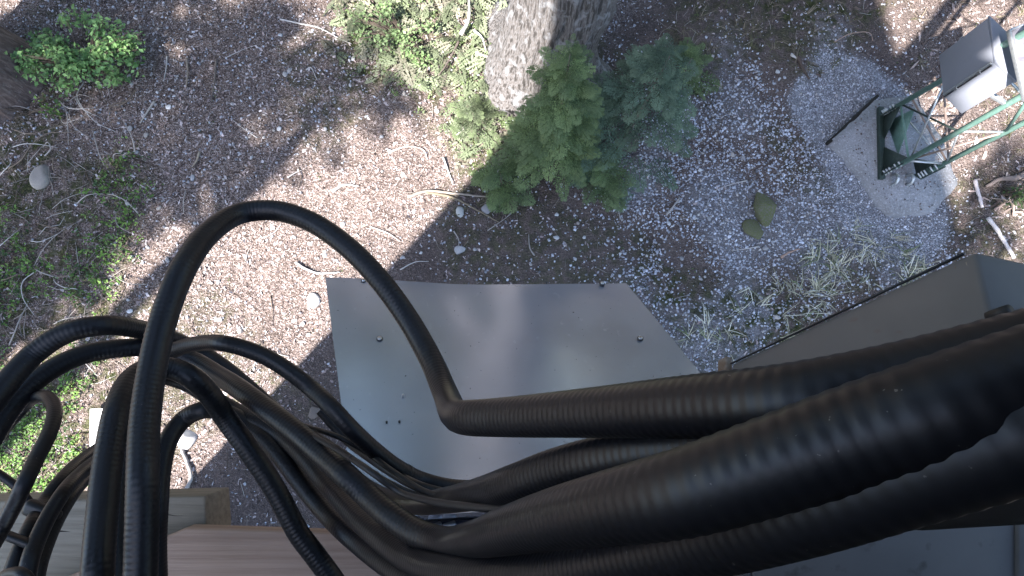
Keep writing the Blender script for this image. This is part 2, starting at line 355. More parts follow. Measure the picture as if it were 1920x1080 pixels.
# ------------------------------------------------------------------ ground sheet
def axis_coords(a, b, step, far):
    core = np.arange(a, b + 1e-6, step); g = step * 1.6 ** np.arange(1, 40); out = np.cumsum(g); out = out[out < far]
    return np.concatenate([(a - out)[::-1], core, b + out])
gx = axis_coords(-7.5, 7.5, .05, 400); gy = axis_coords(-4.0, 6.0, .05, 400)
X, Y = np.meshgrid(gx, gy); Xf, Yf = X.ravel(), Y.ravel()
core = (np.abs(Xf) < 12) & (np.abs(Yf) < 10)
Z = np.where(core, gh(Xf, Yf) + .006 * noise2(Xf, Yf, N_FINE), 0.0)
zn = zone(np.where(core, Xf, 0), np.where(core, Yf, 0))
gc = np.zeros((len(Xf), 3))
gc[:, 0] = np.where(core, np.maximum(zn['path'], .62 * zn['gravel'] * sstep(-.9, .9, noise2(Xf, Yf, N_PATCH3) + .7 * noise2(Xf, Yf, N_MID)) * (1 - zn['strip'])), 0)
green_patch = sstep(.2, 1.0, noise2(Xf, Yf, N_PATCH))
gc[:, 1] = np.where(core, np.clip(.9 * zn['shrub'] + .7 * zn['tree'] + .5 * zn['dry'] + .6 * zn['brown'] + .55 * green_patch * (1 - zn['path']), 0, 1), .5)
edge_line = zn['px'] - (340 + (920 - zn['py']) * .931)     # distance right of the straight shade edge: sunlit side painted paler, shaded side darker
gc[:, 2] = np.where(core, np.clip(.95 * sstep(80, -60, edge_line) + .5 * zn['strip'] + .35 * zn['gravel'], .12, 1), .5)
nx, ny = len(gx), len(gy); ii = (np.arange(ny - 1)[:, None] * nx + np.arange(nx - 1)[None]).ravel()
GF = np.stack([ii, ii + 1, ii + nx + 1, ii + nx], -1)
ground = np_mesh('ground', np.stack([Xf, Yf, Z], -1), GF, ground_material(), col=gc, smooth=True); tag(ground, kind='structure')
def gz(x, y): return gh(x, y) + .006 * noise2(x, y, N_FINE)

# ------------------------------------------------------------------ loose ground material (uncountable)
def sample(n, dens, box=(-6.3, 6.3, -2.6, 5.2)):
    """n random ground points kept with probability dens(zone, x, y)"""
    x = rng.uniform(box[0], box[1], n); y = rng.uniform(box[2], box[3], n); z = zone(x, y)
    keep = rng.random(n) < dens(z, x, y); x, y = x[keep], y[keep]
    return x, y, gz(x, y), {k: v[keep] for k, v in z.items()}
def palette(n, cols, p, jit=.15):
    c = np.asarray(cols)[rng.choice(len(cols), n, p=np.asarray(p) / np.sum(p))]
    return np.clip(c * (1 + rng.normal(0, jit, (n, 1))) , .005, .9)
PAD_H = .11
P_PAD = [(1562, 262), (1640, 188), (1712, 178), (1768, 262), (1795, 345), (1752, 398), (1672, 402), (1592, 292)]
def off_pad(z): return (poly_dist(z['px'], z['py'], P_PAD) < 2)
# bark chips and leaf litter
def d_chip(z, x, y):
    edge = z['px'] - (340 + (920 - z['py']) * .931)
    d = .20 + .75 * sstep(60, -60, edge)  # chips laid thicker on the sunlit side of the shade edge, brightening it
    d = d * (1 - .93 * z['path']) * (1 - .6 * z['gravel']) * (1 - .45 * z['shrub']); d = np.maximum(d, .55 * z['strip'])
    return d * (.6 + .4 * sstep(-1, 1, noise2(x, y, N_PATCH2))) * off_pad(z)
x, y, z0, zz = sample(150000, d_chip); n = len(x)
cc = palette(n, [(.42, .355, .345), (.29, .23, .22), (.15, .115, .107), (.06, .046, .043), (.52, .475, .475), (.34, .32, .325)], [3.2, 3.2, 2.6, 2.2, 1.6, 1.4])
s = .009 + .027 * rng.random(n) ** 2
v, f, c = scatter(CHIPS, CHIP_F, np.stack([x, y, z0 + .004], -1), rot_yaw_tilt(n, .35), np.stack([s * 1.3, s, s], -1), cc)
tag(np_mesh('leaf_litter', v, f, M['litter'], c), 'fine brown and tan bark chips and dead leaf litter over the soil', 'litter', kind='stuff')
# gravel
def d_gravel(z, x, y):
    edge = z['px'] - (340 + (920 - z['py']) * .931)
    d = .025 + .05 * sstep(-.2, 1.2, noise2(x, y, N_PATCH)) + 1.5 * z['gravel'] * sstep(-2.0, .0, noise2(x, y, N_PATCH3))
    left = sstep(1150, 500, z['px']) * sstep(420, 250, z['py']); d = d + .06 * left + .08 * sstep(900, 1200, z['px']) * (1 - z['brown'])
    return np.clip(d, 0, 1) * (1 - .55 * z['path']) * (1 - .8 * z['shrub']) * (1 - .75 * z['brown']) * (1 - .5 * z['tree']) * (1 - .5 * z['dry']) * (1 - .7 * z['strip']) * off_pad(z)
x, y, z0, zz = sample(210000, d_gravel); n = len(x)
s = .004 + .010 * rng.random(n) ** 2.2
cc = palette(n, [(.56, .57, .63), (.44, .45, .50), (.32, .325, .36), (.18, .18, .20), (.44, .41, .39)], [2.4, 3, 2.6, 1.2, .8], .15)
v, f, c = scatter(PEBBLES, PEB_F, np.stack([x, y, z0 + s * .25], -1), rot_yaw_tilt(n, .5), np.stack([s * 1.25, s, s * .7], -1), cc)
tag(np_mesh('gravel', v, f, M['pebble'], c, smooth=True), 'loose pale blue-grey gravel strewn over the soil', 'gravel', kind='stuff')
x, y, z0, zz = sample(60000, lambda z, x, y: z['path'] * .9 * off_pad(z), (2.5, 6.0, 1.0, 5.0)); n = len(x); s = .003 + .0055 * rng.random(n) ** 2
cc = palette(n, [(.58, .59, .64), (.40, .41, .45), (.27, .27, .30), (.14, .14, .15)], [1.4, 2.6, 2.2, 1.2], .15)
v, f, c = scatter(PEBBLES, PEB_F, np.stack([x, y, z0 + s * .2], -1), rot_yaw_tilt(n, .5), np.stack([s * 1.2, s, s * .7], -1), cc)
tag(np_mesh('path_gravel', v, f, M['pebble'], c, smooth=True), 'fine crushed grey gravel packed on the path beside the lattice tower', 'gravel', kind='stuff')
# fine twig litter: thin three-sided sticks
TW = []
for k in range(8):
    r = np.random.default_rng(k + 50); cpts = np.array([(-.5, 0, 0), (-.2, r.normal(0, .05), .03), (.15, r.normal(0, .07), .05), (.5, r.normal(0, .05), 0)])
    TW.append(tube_arrays(cpts, np.array([.012, .014, .011, .006]), 3, False)[0])
TW_F = tube_arrays(np.array([(-.5, 0, 0), (-.2, 0, 0), (.15, 0, 0), (.5, 0, 0)]), .01, 3, False)[1][0]
x, y, z0, zz = sample(22000, lambda z, x, y: np.clip(.25 + .75 * z['shrub'] + .6 * z['brown'] + .3 * z['tree'] + .5 * z['strip'] + .25 * z['dry'], 0, 1) * (1 - .9 * z['path']) * off_pad(z)); n = len(x)
s = (.04 + .16 * rng.random(n) ** 2.5) * (1 + .8 * zz['shrub'])
cc = palette(n, [(.30, .26, .23), (.17, .13, .11), (.09, .065, .05), (.42, .39, .36)], [2, 3, 3, .8])
v, f, c = scatter(TW, TW_F, np.stack([x, y, z0 + .008], -1), rot_yaw_tilt(n, .10), np.stack([s, s, s], -1), cc)
tag(np_mesh('twig_litter', v, f, M['litter'], c), 'thin dead twigs lying scattered all over the ground', 'twigs', kind='stuff')

# ground-cover leaves in small whorls
def whorls(px_density, n_try, leaf_len, cols, p, name, label, cat, hgt=.05, per=7, box=(-6.3, 6.3, -2.6, 5.2), tilt=.45, shape=BROAD, m='leaf'):
    x, y, z0, zz = sample(n_try, px_density, box); k = len(x)
    base = np.repeat(np.stack([x, y, z0], -1), per, 0); n = len(base)
    base[:, :2] += rng.normal(0, .022, (n, 2)); base[:, 2] += np.repeat(hgt * (.3 + rng.random(k)), per) + rng.normal(0, .012, n)
    cl = np.repeat(palette(k, cols, p, .2), per, 0) * (1 + rng.normal(0, .12, (n, 1)))
    s = leaf_len * (.6 + .7 * rng.random(n))
    v, f, c = scatter(shape, LEAF_F, base, rot_yaw_tilt(n, tilt), np.stack([s, s, s], -1), np.clip(cl, .005, 1))
    return tag(np_mesh(name, v, f, M[m], c), label, cat, kind='stuff')
GREENS = [(.13, .24, .05), (.10, .19, .045), (.18, .30, .07), (.06, .11, .04), (.18, .17, .08)]
def d_cover(z, x, y):
    lo = sstep(560, 700, z['py']) * .5
    return z['shrub'] * (.50 + lo) * sstep(-.9, .5, noise2(x, y, N_PATCH2) + .8 * lo)
whorls(d_cover, 46000, .030, GREENS, [3, 3, 2, 2, 1], 'ground_cover', 'low green leafy ground cover around the dead twigs and timber beam', 'ground cover', .06)
whorls(lambda z, x, y: .03 + .10 * z['dry'] + .12 * z['brown'] + .05 * z['strip'] - .04 * z['gravel'], 9000, .02, [(.06, .09, .03), (.09, .12, .04), (.12, .10, .05)], [2, 2, 1], 'seedling_cover', 'tiny green seedlings and moss tips dotted over the soil', 'seedlings', .02, 6)
whorls(lambda z, x, y: z['tree'] * (.35 + .3 * sstep(-.3, .8, noise2(x, y, N_PATCH2))), 16000, .026, [(.15, .21, .08), (.20, .26, .12), (.11, .16, .06), (.24, .24, .15)], [3, 2, 2, 1.5], 'fallen_sprays', 'pale green conifer sprays and low growth beside the big trunk', 'ground cover', .05, 8, tilt=.35)

def blades(name, label, dens, n_try, length, cols, p, lean=.9):
    x, y, z0, zz = sample(n_try, dens); per = 9; k = len(x); base = np.repeat(np.stack([x, y, z0], -1), per, 0); n = len(base)
    base[:, :2] += rng.normal(0, .02, (n, 2)); a = np.repeat(rng.random(k) * 6.28, per) + rng.normal(0, .9, n)
    L_ = length * (.4 + .9 * rng.random(n)); w = .0026 + .002 * rng.random(n)
    d = np.stack([np.cos(a), np.sin(a), np.zeros(n)], -1); sd = np.stack([-np.sin(a), np.cos(a), np.zeros(n)], -1)
    out = []
    for t, hz, ww in ((0, 0, 1), (.4, .34, .9), (.75, .42, .6), (1, .30, .08)):
        c_ = base + d * (L_ * t * lean)[:, None] + np.array([0, 0, 1.0]) * (L_ * hz * (.35 + .6 * rng.random(n)))[:, None]
        out += [c_ - sd * (w * ww)[:, None], c_ + sd * (w * ww)[:, None]]
    V = np.stack(out, 1).reshape(-1, 3); F = np.array([(0, 1, 3, 2), (2, 3, 5, 4), (4, 5, 7, 6)])
    F = (F[None] + (np.arange(n) * 8)[:, None, None]).reshape(-1, 4)
    return tag(np_mesh(name, V, F, M['litter'], np.repeat(palette(n, cols, p, .2), 8, 0)), label, 'grass', kind='stuff')
blades('dry_grass', 'dry straw-coloured grass lying between the gravel and the grey steel arm', lambda z, x, y: .5 * z['dry'] * sstep(-.9, .5, noise2(x, y, N_PATCH2)), 8500, .20, [(.46, .43, .31), (.34, .32, .23), (.16, .19, .09), (.56, .54, .44)], [3, 3, 2, 1.5])
blades('withered_grass', 'withered brown grass and moss beyond the gravel path', lambda z, x, y: .5 * z['brown'] * sstep(-1, .6, noise2(x, y, N_PATCH2)) + .35 * z['strip'] * (rng.random(len(x)) < .5), 5200, .13, [(.17, .14, .10), (.10, .10, .05), (.24, .20, .15), (.07, .06, .04)], [3, 3, 1.5, 2])

# ------------------------------------------------------------------ concrete pad of the lattice tower
pad_pts = np.array([on_height(px, py, PAD_H)[:2] for px, py in P_PAD])
pv = []; sub = []
for i in range(len(pad_pts)):
    a, b = pad_pts[i], pad_pts[(i + 1) % len(pad_pts)]; k = max(2, int(np.linalg.norm(b - a) / .06))
    for t in np.arange(k) / k: sub.append(a + (b - a) * t + rng.normal(0, .007, 2))
sub = np.array(sub); n = len(sub)
V = np.concatenate([np.c_[sub, np.full(n, PAD_H)], np.c_[sub + rng.normal(0, .006, (n, 2)), np.full(n, -.06)]])
ri = np.arange(n); rj = (ri + 1) % n
pad = np_mesh('concrete_pad', V, [ri[None, ::-1][:, ::-1], np.stack([ri, ri + n, rj + n, rj], -1)], M['concrete'])
tag(pad, kind='structure')
# a little grit on the pad
k = 1500; t_ = rng.random((k, 2)); bx0, bx1 = sub.min(0), sub.max(0); xy = bx0 + t_ * (bx1 - bx0)
ppx, ppy = proj(np.c_[xy, np.full(k, PAD_H)]); keep = poly_dist(ppx, ppy, P_PAD) > 3; xy = xy[keep]; k = len(xy); s = .002 + .006 * rng.random(k) ** 3
v, f, c = scatter(PEBBLES, PEB_F, np.c_[xy, PAD_H + s * .4], rot_yaw_tilt(k, .5), np.stack([s * 1.2, s, s * .7], -1), palette(k, [(.4, .4, .42), (.2, .2, .2), (.12, .09, .08)], [1, 2, 2]))
tag(np_mesh('pad_grit', v, f, M['pebble'], c), 'loose grit and crumbs on the concrete pad of the tower', 'grit', kind='stuff')

# ------------------------------------------------------------------ tall building whose shade covers the clearing (out of frame, behind the camera)
BH = 14.0
shade_tip = on_height(1520, -350)[:2]
edge_w = on_height(1835, 450)[:2] - on_height(1690, 60)[:2]; edge_w /= np.linalg.norm(edge_w)
c0 = shade_tip + BH / math.tan(R(SUN_EL)) * SUN_AZ
sdv = SUN_AZ + .12 * edge_w; sdv /= np.linalg.norm(sdv)
foot = [c0, c0 + 12 * edge_w, c0 + 12 * edge_w + 6 * sdv, c0 + 6 * sdv]
bld = empty('equipment_building', (*c0, 0)); tag(bld, 'tall plain rendered equipment building shading the clearing', 'building')
def prism(name, poly, z0, z1, m, root=None):
    n = len(poly); V = np.concatenate([np.c_[poly, np.full(n, z0)], np.c_[poly, np.full(n, z1)]]); i = np.arange(n); j = (i + 1) % n
    o = np_mesh(name, V, [np.stack([i, j, j + n, i + n], -1), i[None, ::-1], (i + n)[None]], m)
    return under(root, o) if root else o
prism('wall', np.array(foot), -.1, BH - .3, M['render_wall'], bld)
cen = np.mean(foot, 0); prism('roof', np.array(foot), BH - .3, BH, M['roof_metal'], bld)

# ------------------------------------------------------------------ trees
def trunk_mesh(name, base, r0, height, lean, m, flare=.55, lobes=6, seed=1, root=None):
    r = np.random.default_rng(seed); seg = 96; zs = np.concatenate([np.arange(-.15, 2.6, .05), np.linspace(2.7, height, 14)])
    th = np.arange(seg) * 2 * math.pi / seg; ph = r.random(8) * 6.28
    V = []
    for z in zs:
        zc = max(z, 0)
        rr = r0 * (1 - .72 * zc / height) * (1 + flare * math.exp(-zc / .22) * (.45 + .55 * np.clip(np.cos(lobes * th / 2 + ph[0]) + .6 * np.cos((lobes - 2) * th / 2 + ph[1]), -.3, 1.6)))
        ridge = np.sin(19 * th + ph[2] + 1.5 * np.sin(z * 2.1 + ph[3])) * .5 + np.sin(31 * th + ph[4] + 2.3 * np.sin(z * 3.3 + 2 * th + ph[5])) * .5
        rr = rr + .017 * ridge * (1 + .6 * np.sin(9 * z + 5 * th)) + .012 * np.sin(3 * th + z * 1.2 + ph[6])
        off = np.array(lean(zc))
        V.append(np.stack([base[0] + off[0] + rr * np.cos(th), base[1] + off[1] + rr * np.sin(th), np.full(seg, base[2] + z)], -1))
    V = np.concatenate(V); n = len(zs); i = np.arange(n - 1)[:, None] * seg; j = np.arange(seg)[None]; k = (j + 1) % seg
    o = np_mesh(name, V, [np.stack([i + j, i + k, i + seg + k, i + seg + j], -1).reshape(-1, 4), ((n - 1) * seg + np.arange(seg))[None]], m, smooth=True)
    return under(root, o) if root else o
def spray_template(seed, n_side=17, per=7):
    r = np.random.default_rng(seed); P = []; D = []; S = []
    for t in np.linspace(.08, .97, n_side) + r.normal(0, .008, n_side):
        for sg in (-1, 1):
            L_ = (.46 * max(1 - t, 0) ** .8 + .05) * (.65 + .5 * r.random()); a = sg * (1.0 + r.normal(0, .1)); q = np.array([t, 0.0]); d = np.array([math.cos(a), math.sin(a)])
            for k in range(per):
                u = (k + .5) / per * L_; sd = -1 if k % 2 else 1; b = a + sd * .75 + r.normal(0, .15)
                P.append((*(q + d * u), r.normal(0, .012))); D.append(b); S.append((.085 if n_side > 10 else .2) * (1.1 - .4 * k / per) * (.8 + .4 * r.random()))
            P.append((*(q + d * L_ * .85), 0)); D.append(a); S.append(.09)
    P = np.array(P); n = len(P); sc = np.array(S); ca, sa = np.cos(D), np.sin(D); z = np.zeros(n)
    tl = r.normal(0, .3, n)
    Rm = np.stack([np.stack([ca, -sa, z], -1), np.stack([sa, ca, tl], -1), np.stack([z, z, np.ones(n)], -1)], 1)
    v = NEEDLE[r.integers(0, 3, n)] * sc[:, None, None] * np.array([1, 1.5 if n_side < 10 else .95, 1.0]); v = np.einsum('nij,nvj->nvi', Rm, v) + P[:, None]
    v = v.reshape(-1, 3); v[:, 2] -= .22 * v[:, 0] ** 2 + .25 * np.abs(v[:, 1]) ** 1.5
    f = (LEAF_F[None] + (np.arange(n) * 4)[:, None, None]).reshape(-1, 3)
    return v, f
_cs = [spray_template(s + 40, 7, 3) for s in range(4)]; COARSE = np.array([a[0] for a in _cs]); COARSE_F = _cs[0][1]
_sp = [spray_template(s) for s in range(4)]; SPRAYS = np.array([a[0] for a in _sp]); SPRAY_F = _sp[0][1]
def basis(yaw, pitch, roll):
    cy, sy = np.cos(yaw), np.sin(yaw); cp, sp = np.cos(pitch), np.sin(pitch); cr, sr = np.cos(roll), np.sin(roll); z = np.zeros_like(yaw); o = z + 1
    Rz = np.stack([np.stack([cy, -sy, z], -1), np.stack([sy, cy, z], -1), np.stack([z, z, o], -1)], 1)
    Ry = np.stack([np.stack([cp, z, -sp], -1), np.stack([z, o, z], -1), np.stack([sp, z, cp], -1)], 1)
    Rx = np.stack([np.stack([o, z, z], -1), np.stack([z, cr, -sr], -1), np.stack([z, sr, cr], -1)], 1)
    return Rz @ Ry @ Rx
def conifer(name, label, cat, base, height, radius, n_spray, cols, p, lean=(0, 0), low=.12, group=None, spray=.5, tip=(.19, .245, .115)):
    root = empty(name, tuple(base)); tag(root, label, cat, group)
    t = low + (1 - low) * rng.random(n_spray) ** .9; yaw = rng.random(n_spray) * 6.283
    rad = radius * (1 - t) ** .75 + .05; s = np.minimum(rad, spray * (1.2 - .5 * t)) * (.75 + .5 * rng.random(n_spray)); off = np.clip(rad - s, 0, None) * rng.random(n_spray) ** .6
    ax = np.stack([base[0] + lean[0] * t, base[1] + lean[1] * t, base[2] + height * t], -1)
    pos = ax + np.stack([np.cos(yaw) * off, np.sin(yaw) * off, -.15 * off + rng.normal(0, .03, n_spray)], -1)
    R_ = basis(yaw + rng.normal(0, .25, n_spray), rng.normal(.12, .22, n_spray), rng.normal(0, .3, n_spray))
    col = palette(n_spray, cols, p, .18)
    v, f, c = scatter(SPRAYS, SPRAY_F, pos, R_, np.stack([s, s, s], -1), col)
    c = c * np.repeat(np.clip(rng.normal(1, .22, len(c) // 4), .45, 1.7), 4)[:, None]
    fr = SPRAYS[0][:, 0]; w = np.tile(np.clip((fr - .55) * 1.3, 0, .6), n_spray)[:, None]; c = c * (1 - w) + np.array(tip) * w
    under(root, np_mesh('crown', v, f, M['needle'], c))
    pts = np.array([[base[0] + lean[0] * q, base[1] + lean[1] * q, base[2] - .05 + height * q] for q in (0, .35, .7, .97)])
    under(root, tube('trunk', pts, .02 + .006 * height, M['bark_brown'], 8, step=.1, r_end=.004))
    return root
# the big trunk at the top, leaning, with a crown far above the camera
tb = G(1003, 128)
tree = empty('big_tree', tuple(tb)); tag(tree, 'massive grey-barked tree trunk leaning beside the young hemlock', 'tree')
trunk_mesh('trunk', tb, .455, 15.0, lambda z: (.20 * min(z, 1.2) - .02 * max(z - 1.2, 0), .0), M['bark'], .75, 6, 3, tree)
def overhead_crown(root, c, rx, rz, n, cols, size=.55, seed=5):
    r = np.random.default_rng(seed); d = r.normal(0, 1, (n, 3)); d /= np.linalg.norm(d, axis=1, keepdims=True); q = d * (r.random((n, 1)) ** .4) * np.array([rx, rx, rz])
    yaw = np.arctan2(q[:, 1], q[:, 0]) + r.normal(0, .5, n)
    s = size * (.6 + .8 * r.random(n))
    v, f, c_ = scatter(COARSE, COARSE_F, np.asarray(c) + q, basis(yaw, r.normal(-.1, .3, n), r.normal(0, .3, n)), np.stack([s, s, s], -1), palette(n, cols, [1] * len(cols)))
    under(root, np_mesh('crown', v, f, M['needle'], c_))
DKG = [(.04, .07, .03), (.055, .085, .03), (.03, .05, .025)]
overhead_crown(tree, tb + np.array([.9, .6, 12.5]), 2.6, 4.0, 420, DKG, .9, 8)
tl = G(-2, 150)
tree2 = empty('brown_tree', tuple(tl)); tag(tree2, 'dark reddish-brown tree trunk next to the bright leafy shrub', 'tree')
trunk_mesh('trunk', tl, .46, 13.0, lambda z: (-.04 * z, .01 * z), M['bark_brown'], .3, 6, 9, tree2)
overhead_crown(tree2, tl + np.array([-.5, .3, 11.5]), 2.4, 3.6, 360, DKG, .9, 9)
# trees beyond the frame whose crowns dapple the sunlight
def shade_tree(spx, spy, h, rx, rz, n, label, seed, size=.7):
    c = on_height(spx, spy)[:2] + h / math.tan(R(SUN_EL)) * SUN_AZ; b = np.array([c[0], c[1], 0.0])
    root = empty('shade_tree', tuple(b)); tag(root, label, 'tree', 'trees around the clearing')
    trunk_mesh('trunk', b, .17, h, lambda z: (0, 0), M['bark_brown'], .3, 6, seed, root)
    overhead_crown(root, np.array([c[0], c[1], h]), rx, rz, n, DKG, size, seed)
SH = 'slender conifer around the clearing with its crown high above the frame'
shade_tree(290, 130, 11.0, 1.25, .9, 150, SH, 21, .62)
shade_tree(30, 330, 10.0, 1.25, .9, 190, SH, 22, .62)
shade_tree(445, 195, 12.5, .60, .5, 38, SH, 23, .45)
shade_tree(425, 70, 12.0, .64, .5, 32, SH, 26, .45)
shade_tree(590, 75, 12.0, .26, .3, 10, SH, 28, .4)
shade_tree(560, 270, 12.0, .16, .3, 6, SH, 29, .35)
shade_tree(685, 130, 12.0, .30, .4, 26, SH, 24, .45)
shade_tree(1925, 300, 11.0, .22, .6, 16, SH, 25, .5)
shade_tree(1900, 440, 11.0, .16, .5, 9, SH, 27, .4)

for k, (tx, ty) in enumerate(((-9, 11), (-5.5, 14), (-2.2, 10.5), (1.2, 15), (3.6, 11.5), (6.5, 14), (9.5, 10), (12, 5.5), (13, 0), (-12, 7), (.3, 19), (-7.5, 18), (8, 19))):
    root = empty('shade_tree', (tx, ty, 0)); tag(root, SH, 'tree', 'trees around the clearing')
    trunk_mesh('trunk', np.array([tx, ty, 0.0]), .22 + .02 * (k % 4), 15, lambda z: (0, 0), M['bark_brown'], .3, 6, 60 + k, root)
    overhead_crown(root, np.array([tx, ty, 8.0]), 2.0, 6.5, 200, DKG, 1.3, 60 + k)
# young hemlocks and bushes by the trunk
HG = [(.11, .16, .075), (.14, .20, .085), (.075, .12, .06), (.18, .245, .10)]
b1 = G(1035, 300); conifer('young_hemlock', 'feathery bright green young hemlock growing against the big grey trunk', 'sapling', b1, 1.95, .54, 170, HG, [2, 3, 1, 2], (.0, .03), .05, spray=.30)
b2 = G(1170, 265); conifer('young_hemlock', 'dusky bluish-green young hemlock in the shade beside the big grey trunk', 'sapling', b2, 1.45, .80, 95, [(.10, .15, .105), (.125, .18, .12), (.08, .125, .09)], [1, 1, 1], (.10, .10), .02, spray=.33, tip=(.17, .23, .15))
for px, py, hh, rr, nn, lb in ((940, 345, .35, .42, 34, 'low spreading green hemlock seedling just inside the straight shade edge'), (1125, 335, .35, .36, 30, 'low green hemlock seedling between the gravel and the young hemlocks'), (1275, 150, .45, .34, 26, 'dim green hemlock seedling at the edge of the withered grass'), (890, 235, .3, .35, 26, 'sunlit yellow-green hemlock seedling beside the trunk roots')):
    conifer('hemlock_seedling', lb, 'seedling', G(px, py), hh, rr, nn, HG if 'sunlit' not in lb else [(.10, .125, .07), (.12, .145, .085)], [2, 3, 1, 2] if 'sunlit' not in lb else [1, 1], (0, 0), .1, spray=.3)

x, y, z0, zz = sample(2600, lambda z, x, y: np.clip(z['tree'] * .9 * sstep(-1.0, .4, noise2(x, y, N_PATCH2)), 0, 1), (-2.2, .6, 1.4, 5.0)); n = min(len(x), 330)
s_ = .10 + .14 * rng.random(n); yaw_ = rng.random(n) * 6.28
v, f, c = scatter(COARSE, COARSE_F, np.stack([x[:n], y[:n], z0[:n] + .03 + .05 * rng.random(n)], -1), basis(yaw_, rng.normal(.1, .2, n), rng.normal(0, .3, n)), np.stack([s_, s_, s_], -1), palette(n, [(.17, .20, .12), (.22, .245, .16), (.12, .14, .085), (.25, .24, .18)], [3, 2, 2, 1.5], .2))
tag(np_mesh('low_sprays', v, f, M['needle'], c), 'pale grey-green conifer sprays spread low over the ground beside the trunk', 'ground cover', kind='stuff')
def leafy_shrub(name, label, px, py, rx, ry, height, n_tw, leaf, cols, p, group=None, per=9):
    base = G(px, py); root = empty(name, tuple(base)); tag(root, label, 'shrub', group)
    P = []; C = []; stems = []
    for k in range(n_tw):
        if k % 9 == 0:
            a0 = rng.random() * 6.28; q0 = .15 + 1.05 * rng.random(); lob = (q0 * math.cos(a0), q0 * math.sin(a0)); lh = .35 + .65 * rng.random()
        ex, ey = lob[0] + rng.normal(0, .12), lob[1] + rng.normal(0, .12); q = min(math.hypot(ex, ey), 1.3)
        e = np.array([base[0] + rx * ex, base[1] + ry * ey, 0]); e[2] = base[2] + height * lh * (.75 + .35 * rng.random()) * (1.1 - .4 * q)
        m_ = base * .5 + e * .5 + np.array([0, 0, height * .15]); stems.append(np.array([base + rng.normal(0, .03, 3) * [1, 1, 0], m_, e]))
        for j in range(per):
            P.append(e + (m_ - e) * rng.random() * .45 + rng.normal(0, .026, 3))
    P = np.array(P); n = len(P); s = leaf * (.6 + .7 * rng.random(n)); cl = np.repeat(palette(n_tw, cols, p, .2), per, 0) * (1 + rng.normal(0, .12, (n, 1)))
    v, f, c = scatter(BROAD, LEAF_F, P, rot_yaw_tilt(n, .4), np.stack([s, s, s], -1), np.clip(cl, .01, 1))
    under(root, np_mesh('foliage', v, f, M['leaf'], c))
    parts = []
    for st in stems:
        V_, F_ = tube_arrays(cr_spline(st, .05)[0], .003, 4, False); parts.append((V_, F_[0], np.tile([.12, .09, .07], (len(V_), 1))))
    V_, F_, C_ = merge(parts); under(root, np_mesh('stems', V_, np.concatenate(F_), M['twig'], C_))
leafy_shrub('leafy_shrub', 'bright green small-leaved shrub beside the reddish-brown trunk', 188, 142, .52, .46, .58, 300, .050, [(.22, .38, .14), (.17, .31, .11), (.28, .45, .17), (.10, .19, .08)], [3, 3, 2, 1])
leafy_shrub('leafy_shrub', 'thin green shoots growing out of the tangle of dead twigs', 60, 215, .35, .18, .28, 22, .035, GREENS, [3, 3, 2, 2, 1], per=6)
leafy_shrub('leafy_shrub', 'sunlit pale green shrub by the big trunk, full of dead branches', 760, 75, .45, .32, .35, 90, .04, [(.16, .24, .10), (.2, .28, .13), (.12, .17, .08)], [2, 2, 1])
leafy_shrub('leafy_shrub', 'dark thin-leaved plant rising between the sunlit logs by the tower', 1885, 360, .3, .35, .4, 30, .04, [(.07, .11, .04), (.05, .08, .03)], [1, 1], per=6)

# ------------------------------------------------------------------ countable stones
def stone_obj(name, px, py, size, col, label, group=None, flat=.6, m='stone', seed=None, elong=1.25, sink=.3):
    import bmesh
    p = G(px, py); sd = rng.integers(0, 9999) if seed is None else seed; r = np.random.default_rng(sd)
    bm = bmesh.new(); bmesh.ops.create_icosphere(bm, subdivisions=2 if size < .06 else 3, radius=1.0)
    ax = r.normal(0, 1, (7, 3)); ax /= np.linalg.norm(ax, axis=1, keepdims=True); dd = .5 + .38 * r.random(7)
    for v in bm.verts:
        q = np.array(v.co)
        for a, d_ in zip(ax, dd):
            e = q @ a
            if e > d_: q = q - a * (e - d_) * .95
        v.co = q + r.normal(0, .015, 3)
    me = bpy.data.meshes.new(name); bm.to_mesh(me); bm.free()
    a_ = me.attributes.new('Col', 'FLOAT_COLOR', 'POINT'); a_.data.foreach_set('color', np.tile(np.array([*col, 1], np.float32), len(me.vertices)))
    me.polygons.foreach_set('use_smooth', np.ones(len(me.polygons), bool)); me.materials.append(M[m])
    o = bpy.data.objects.new(name, me); COL.objects.link(o)
    o.location = (p[0], p[1], p[2] + size * flat * (1 - 2 * sink) * .5); o.rotation_euler = (r.normal(0, .15), r.normal(0, .15), r.random() * 6.28); o.scale = (size * elong, size, size * flat)
    return tag(o, label, 'stone', group)
stone_obj('boulder', 92, 338, .11, (.30, .27, .24), 'pale rounded boulder half hidden in the shaded ground cover', seed=4)
stone_obj('boulder', 586, 563, .075, (.66, .65, .63), 'round white stone in full sun just off the metal cabinet corner', seed=6, elong=1.05)
stone_obj('mossy_boulder', 1428, 395, .16, (.2, .17, .12), 'mossy brown boulder sitting in the blue-grey gravel', m='moss', seed=8, elong=1.25, flat=.5)
stone_obj('mossy_boulder', 1408, 432, .10, (.2, .17, .12), 'small green moss cushion touching the mossy brown boulder', m='moss', seed=9, elong=1.2, flat=.45)
stone_obj('boulder', 349, 822, .09, (.42, .41, .41), 'large whitish rock seen through the black cable loops', seed=12)
stone_obj('boulder', 588, 772, .06, (.16, .125, .105), 'brown stone lying in the shade beside the cabinet wall', seed=13)
stone_obj('boulder', 912, 392, .055, (.3, .29, .3), 'grey block of stone lying beyond the mossy branch', seed=15)
stone_obj('boulder', 864, 398, .05, (.45, .45, .44), 'pale stone lying under the mossy branch', seed=16)
stone_obj('boulder', 862, 468, .055, (.36, .36, .38), 'grey angular stone on bare soil near the cabinet far edge', seed=17)
